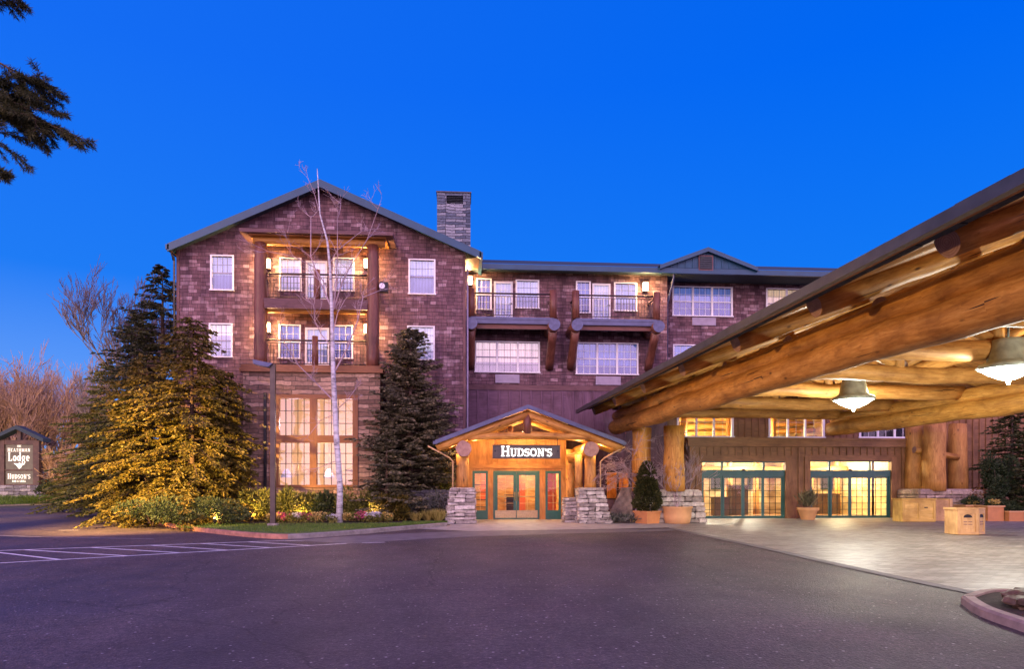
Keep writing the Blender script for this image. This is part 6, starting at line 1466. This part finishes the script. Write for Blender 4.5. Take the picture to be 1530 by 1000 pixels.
# ================================================================== LAMP POST
Y = 24.6; x = at(408, Y); zt_ = F(408, 545, Y)[1]
E = empty('lamp_post', (x, Y, .1), 'square bronze lamp post with flat shoebox head on the lawn', 'lamp post')
mb = MB(); mb.box(x-.085, x+.085, Y-.085, Y+.085, .22, zt_); mb.build('pole', M['pole'], E)
mb = MB(); mb.box(x-.16, x+.16, Y-.16, Y+.16, .1, .22); mb.build('base', M['kerb'], E)
mb = MB(); mb.hexa([(x-.62, Y-.2, zt_-.01), (x-.12, Y-.2, zt_-.12), (x-.12, Y+.2, zt_-.12), (x-.62, Y+.2, zt_-.01), (x-.66, Y-.16, zt_+.15), (x+.02, Y-.14, zt_+.02), (x+.02, Y+.14, zt_+.02), (x-.66, Y+.16, zt_+.15)])
hd_ = mb.build('lamp_head', M['paint_blue'], E); mb = MB(); mb.hexa([(x-.56, Y-.15, zt_-.035), (x-.22, Y-.15, zt_-.105), (x-.22, Y+.15, zt_-.105), (x-.56, Y+.15, zt_-.035), (x-.56, Y-.15, zt_-.02), (x-.22, Y-.15, zt_-.09), (x-.22, Y+.15, zt_-.09), (x-.56, Y+.15, zt_-.02)]); mb.build('lens', M['lens'], hd_)
# street lamp just outside the left edge: the sodium light on conifers, sign trees and road
x, y = -15.0, 17.0
E = empty('street_lamp', (x, y, 0), 'lit sodium street lamp left of the road', 'street lamp')
mb = MB(); mb.tube([(x, y, 0), (x, y, 4.6)], [.09, .06], 10); mb.build('pole', M['pole'], E)
mb = MB(); mb.tube([(x, y, 4.6), (x, y, 4.7), (x, y, 5.2), (x, y, 5.25)], [.1, .2, .24, .05], 14); mb.build('lamp_head', M['glow_warm'], E)
light('SPOT', (x+.4, y+.3, 4.9), 46000, (1, .56, .13), .15, (at(235, 27), 27, 1.3), 58, 1)
light('SPOT', (x+.2, y+.5, 4.9), 60000, (1, .62, .28), .15, (at(40, 60), 60, 3.5), 46, .8)
light('POINT', (x, y, 4.3), 500, (1, .3, .14), .2)
light('SPOT', (x+.3, y, 4.95), 9500, (1, .56, .2), .2, (9.5, 15, 4.9), 56, 1)  # extra spot added to warm the carport beam
# small bed floods lighting the bay stonework and the shrubs
for px, Y, tgt, p in ((375, 26.3, (at(375, 28.7), 28.7, 2.4), 150), (447, 26.75, (at(455, 28.7), 28.7, 1.9), 130), (560, 26.75, (at(565, 28.7), 28.7, 2.2), 170), (320, 24.6, (at(312, 27.6), 27.6, 2.2), 240)):
    x = at(px, Y); E = empty('garden_flood', (x, Y, .12), 'small black garden floodlight on the lawn edge', 'garden light', 'garden floodlights in the bed')
    mb = MB(); mb.tube([(x, Y, .12), (x, Y, .26)], .015, 6); mb.build('stake', M['black'], E)
    mb = MB(); mb.tube([(x, Y, .26), (x, Y+.09, .32)], [.05, .065], 10, cap=True); mb.build('lamp_head', M['black'], E)
    light('SPOT', (x, Y+.14, .38), p, (1, .55, .16), .04, tgt, 140, 1)

# ================================================================== MONUMENT SIGN
Y = 56.0
def sp(px, py): return F(px, py, Y)
E = empty('monument_sign', (sp(28, 735)[0], Y, .7), 'timber framed lodge sign with small gable roof on a stone base', 'sign')
x0, x1 = sp(-1, 700)[0], sp(60, 700)[0]; zb_ = sp(28, 727)[1]; ztp = sp(28, 659)[1]; zap = sp(30, 640)[1]
mb = MB()
for a in (x0, x1-.45): mb = MB(); mb.box(a, a+.45, Y-.15, Y+.15, zb_-.1, ztp); mb.build('post', M['dark_timber'], E)
mb = MB(); mb.box(x0+.45, x1-.45, Y-.12, Y+.12, ztp-.3, ztp-.02); mb.box(x0+.45, x1-.45, Y-.12, Y+.12, zb_, zb_+.15); mb.box(x0+.45, x1-.45, Y-.11, Y+.1, sp(30, 703)[1]-.04, sp(30, 703)[1]+.04); mb.build('rail', M['dark_timber'], E)
xm_ = (x0+x1)/2
mb = MB()
for ex_ in (x0-.5, x1+.5):
    P = [(ex_, Y-.5, ztp-.12), (xm_, Y-.5, zap-.12), (xm_, Y+.5, zap-.12), (ex_, Y+.5, ztp-.12)]; Q = [(p[0], p[1], p[2]+.3) for p in P]; 
    mb.hexa([*P, *Q])
mb.build('roof', M['roof'], E)
mb = MB(); mb.box(xm_-.14, xm_+.14, Y-.14, Y+.14, ztp, zap-.1); mb.box(x0+.2, x1-.2, Y-.13, Y+.13, ztp-.019, ztp+.05); mb.build('king_post', M['dark_timber'], E)
fx0_, fx1_ = x0+.5, x1-.5; zmid = sp(30, 703)[1]
up_ = MB(); up_.box(fx0_, fx1_, Y-.06, Y+.06, zmid+.05, ztp-.32); fc = up_.build('sign_panel', M['sign_olive'], E)
lo_ = MB(); lo_.box(fx0_, fx1_, Y-.06, Y+.06, zb_+.16, zmid-.05); fc2 = lo_.build('sign_panel', M['sign_olive'], E)
mb = MB(); W_ = fx1_-fx0_; cx_ = (fx0_+fx1_)/2; zh_ = ztp-.24
sz_ = lambda p: sp(30, p)[1]; text(mb, 'THE', cx_, sz_(668.5), .14, Y-.062, .03, 1, .1, width=W_*.16, thin=.8); text(mb, 'HEATHMAN', cx_, sz_(675.5), .29, Y-.062, .03, .9, .12, width=W_*.84, thin=.62); text(mb, 'Lodge', cx_, sz_(689.5), .68, Y-.062, .03, 1, .08, False, width=W_*.8, thin=.72)
mb.build('lettering', M['letter_sign'], fc)
mb = MB(); lx, lz = cx_, sz_(695.5)     # small leaf-like emblem
i = len(mb.v); pts = [(a_*1.5, b_*1.5) for a_, b_ in [(-.28, .1), (-.05, .08), (.02, .14), (.1, .07), (.3, .05), (.14, -.02), (.1, -.12), (0, -.2), (-.08, -.1), (-.15, 0)]]
mb.v += [(lx+a, Y-.08, lz+b) for a, b in pts]; mb.face(tuple(range(len(pts)))); mb.build('emblem', M['letter_sign'], fc)
mb = MB(); text(mb, "HUDSON'S", cx_, sz_(716), .41, Y-.062, .03, .85, .1, width=W_*.84, thin=.66); text(mb, 'BAR & GRILL', cx_, sz_(721), .16, Y-.062, .03, 1, .1, width=W_*.5, thin=.7); mb.build('lettering', M['letter_sign'], fc2)
mb = MB(); z = .55
while z < zb_-.12:
    hh = .24; xx = x0-.5
    while xx < x1+.5: L = R.uniform(.3, .7); mb.jbox((xx+L/2, Y, z+hh/2), (L-.02, .7, hh-.015), .03); xx += L
    z += hh
mb.build('stone_base', [M['ledge_grey'], M['gap']], E)
light('SPOT', (x0+.6, Y-3.6, .9), 130, (1, .9, .65), .05, (xm_, Y, 3), 90, .8)
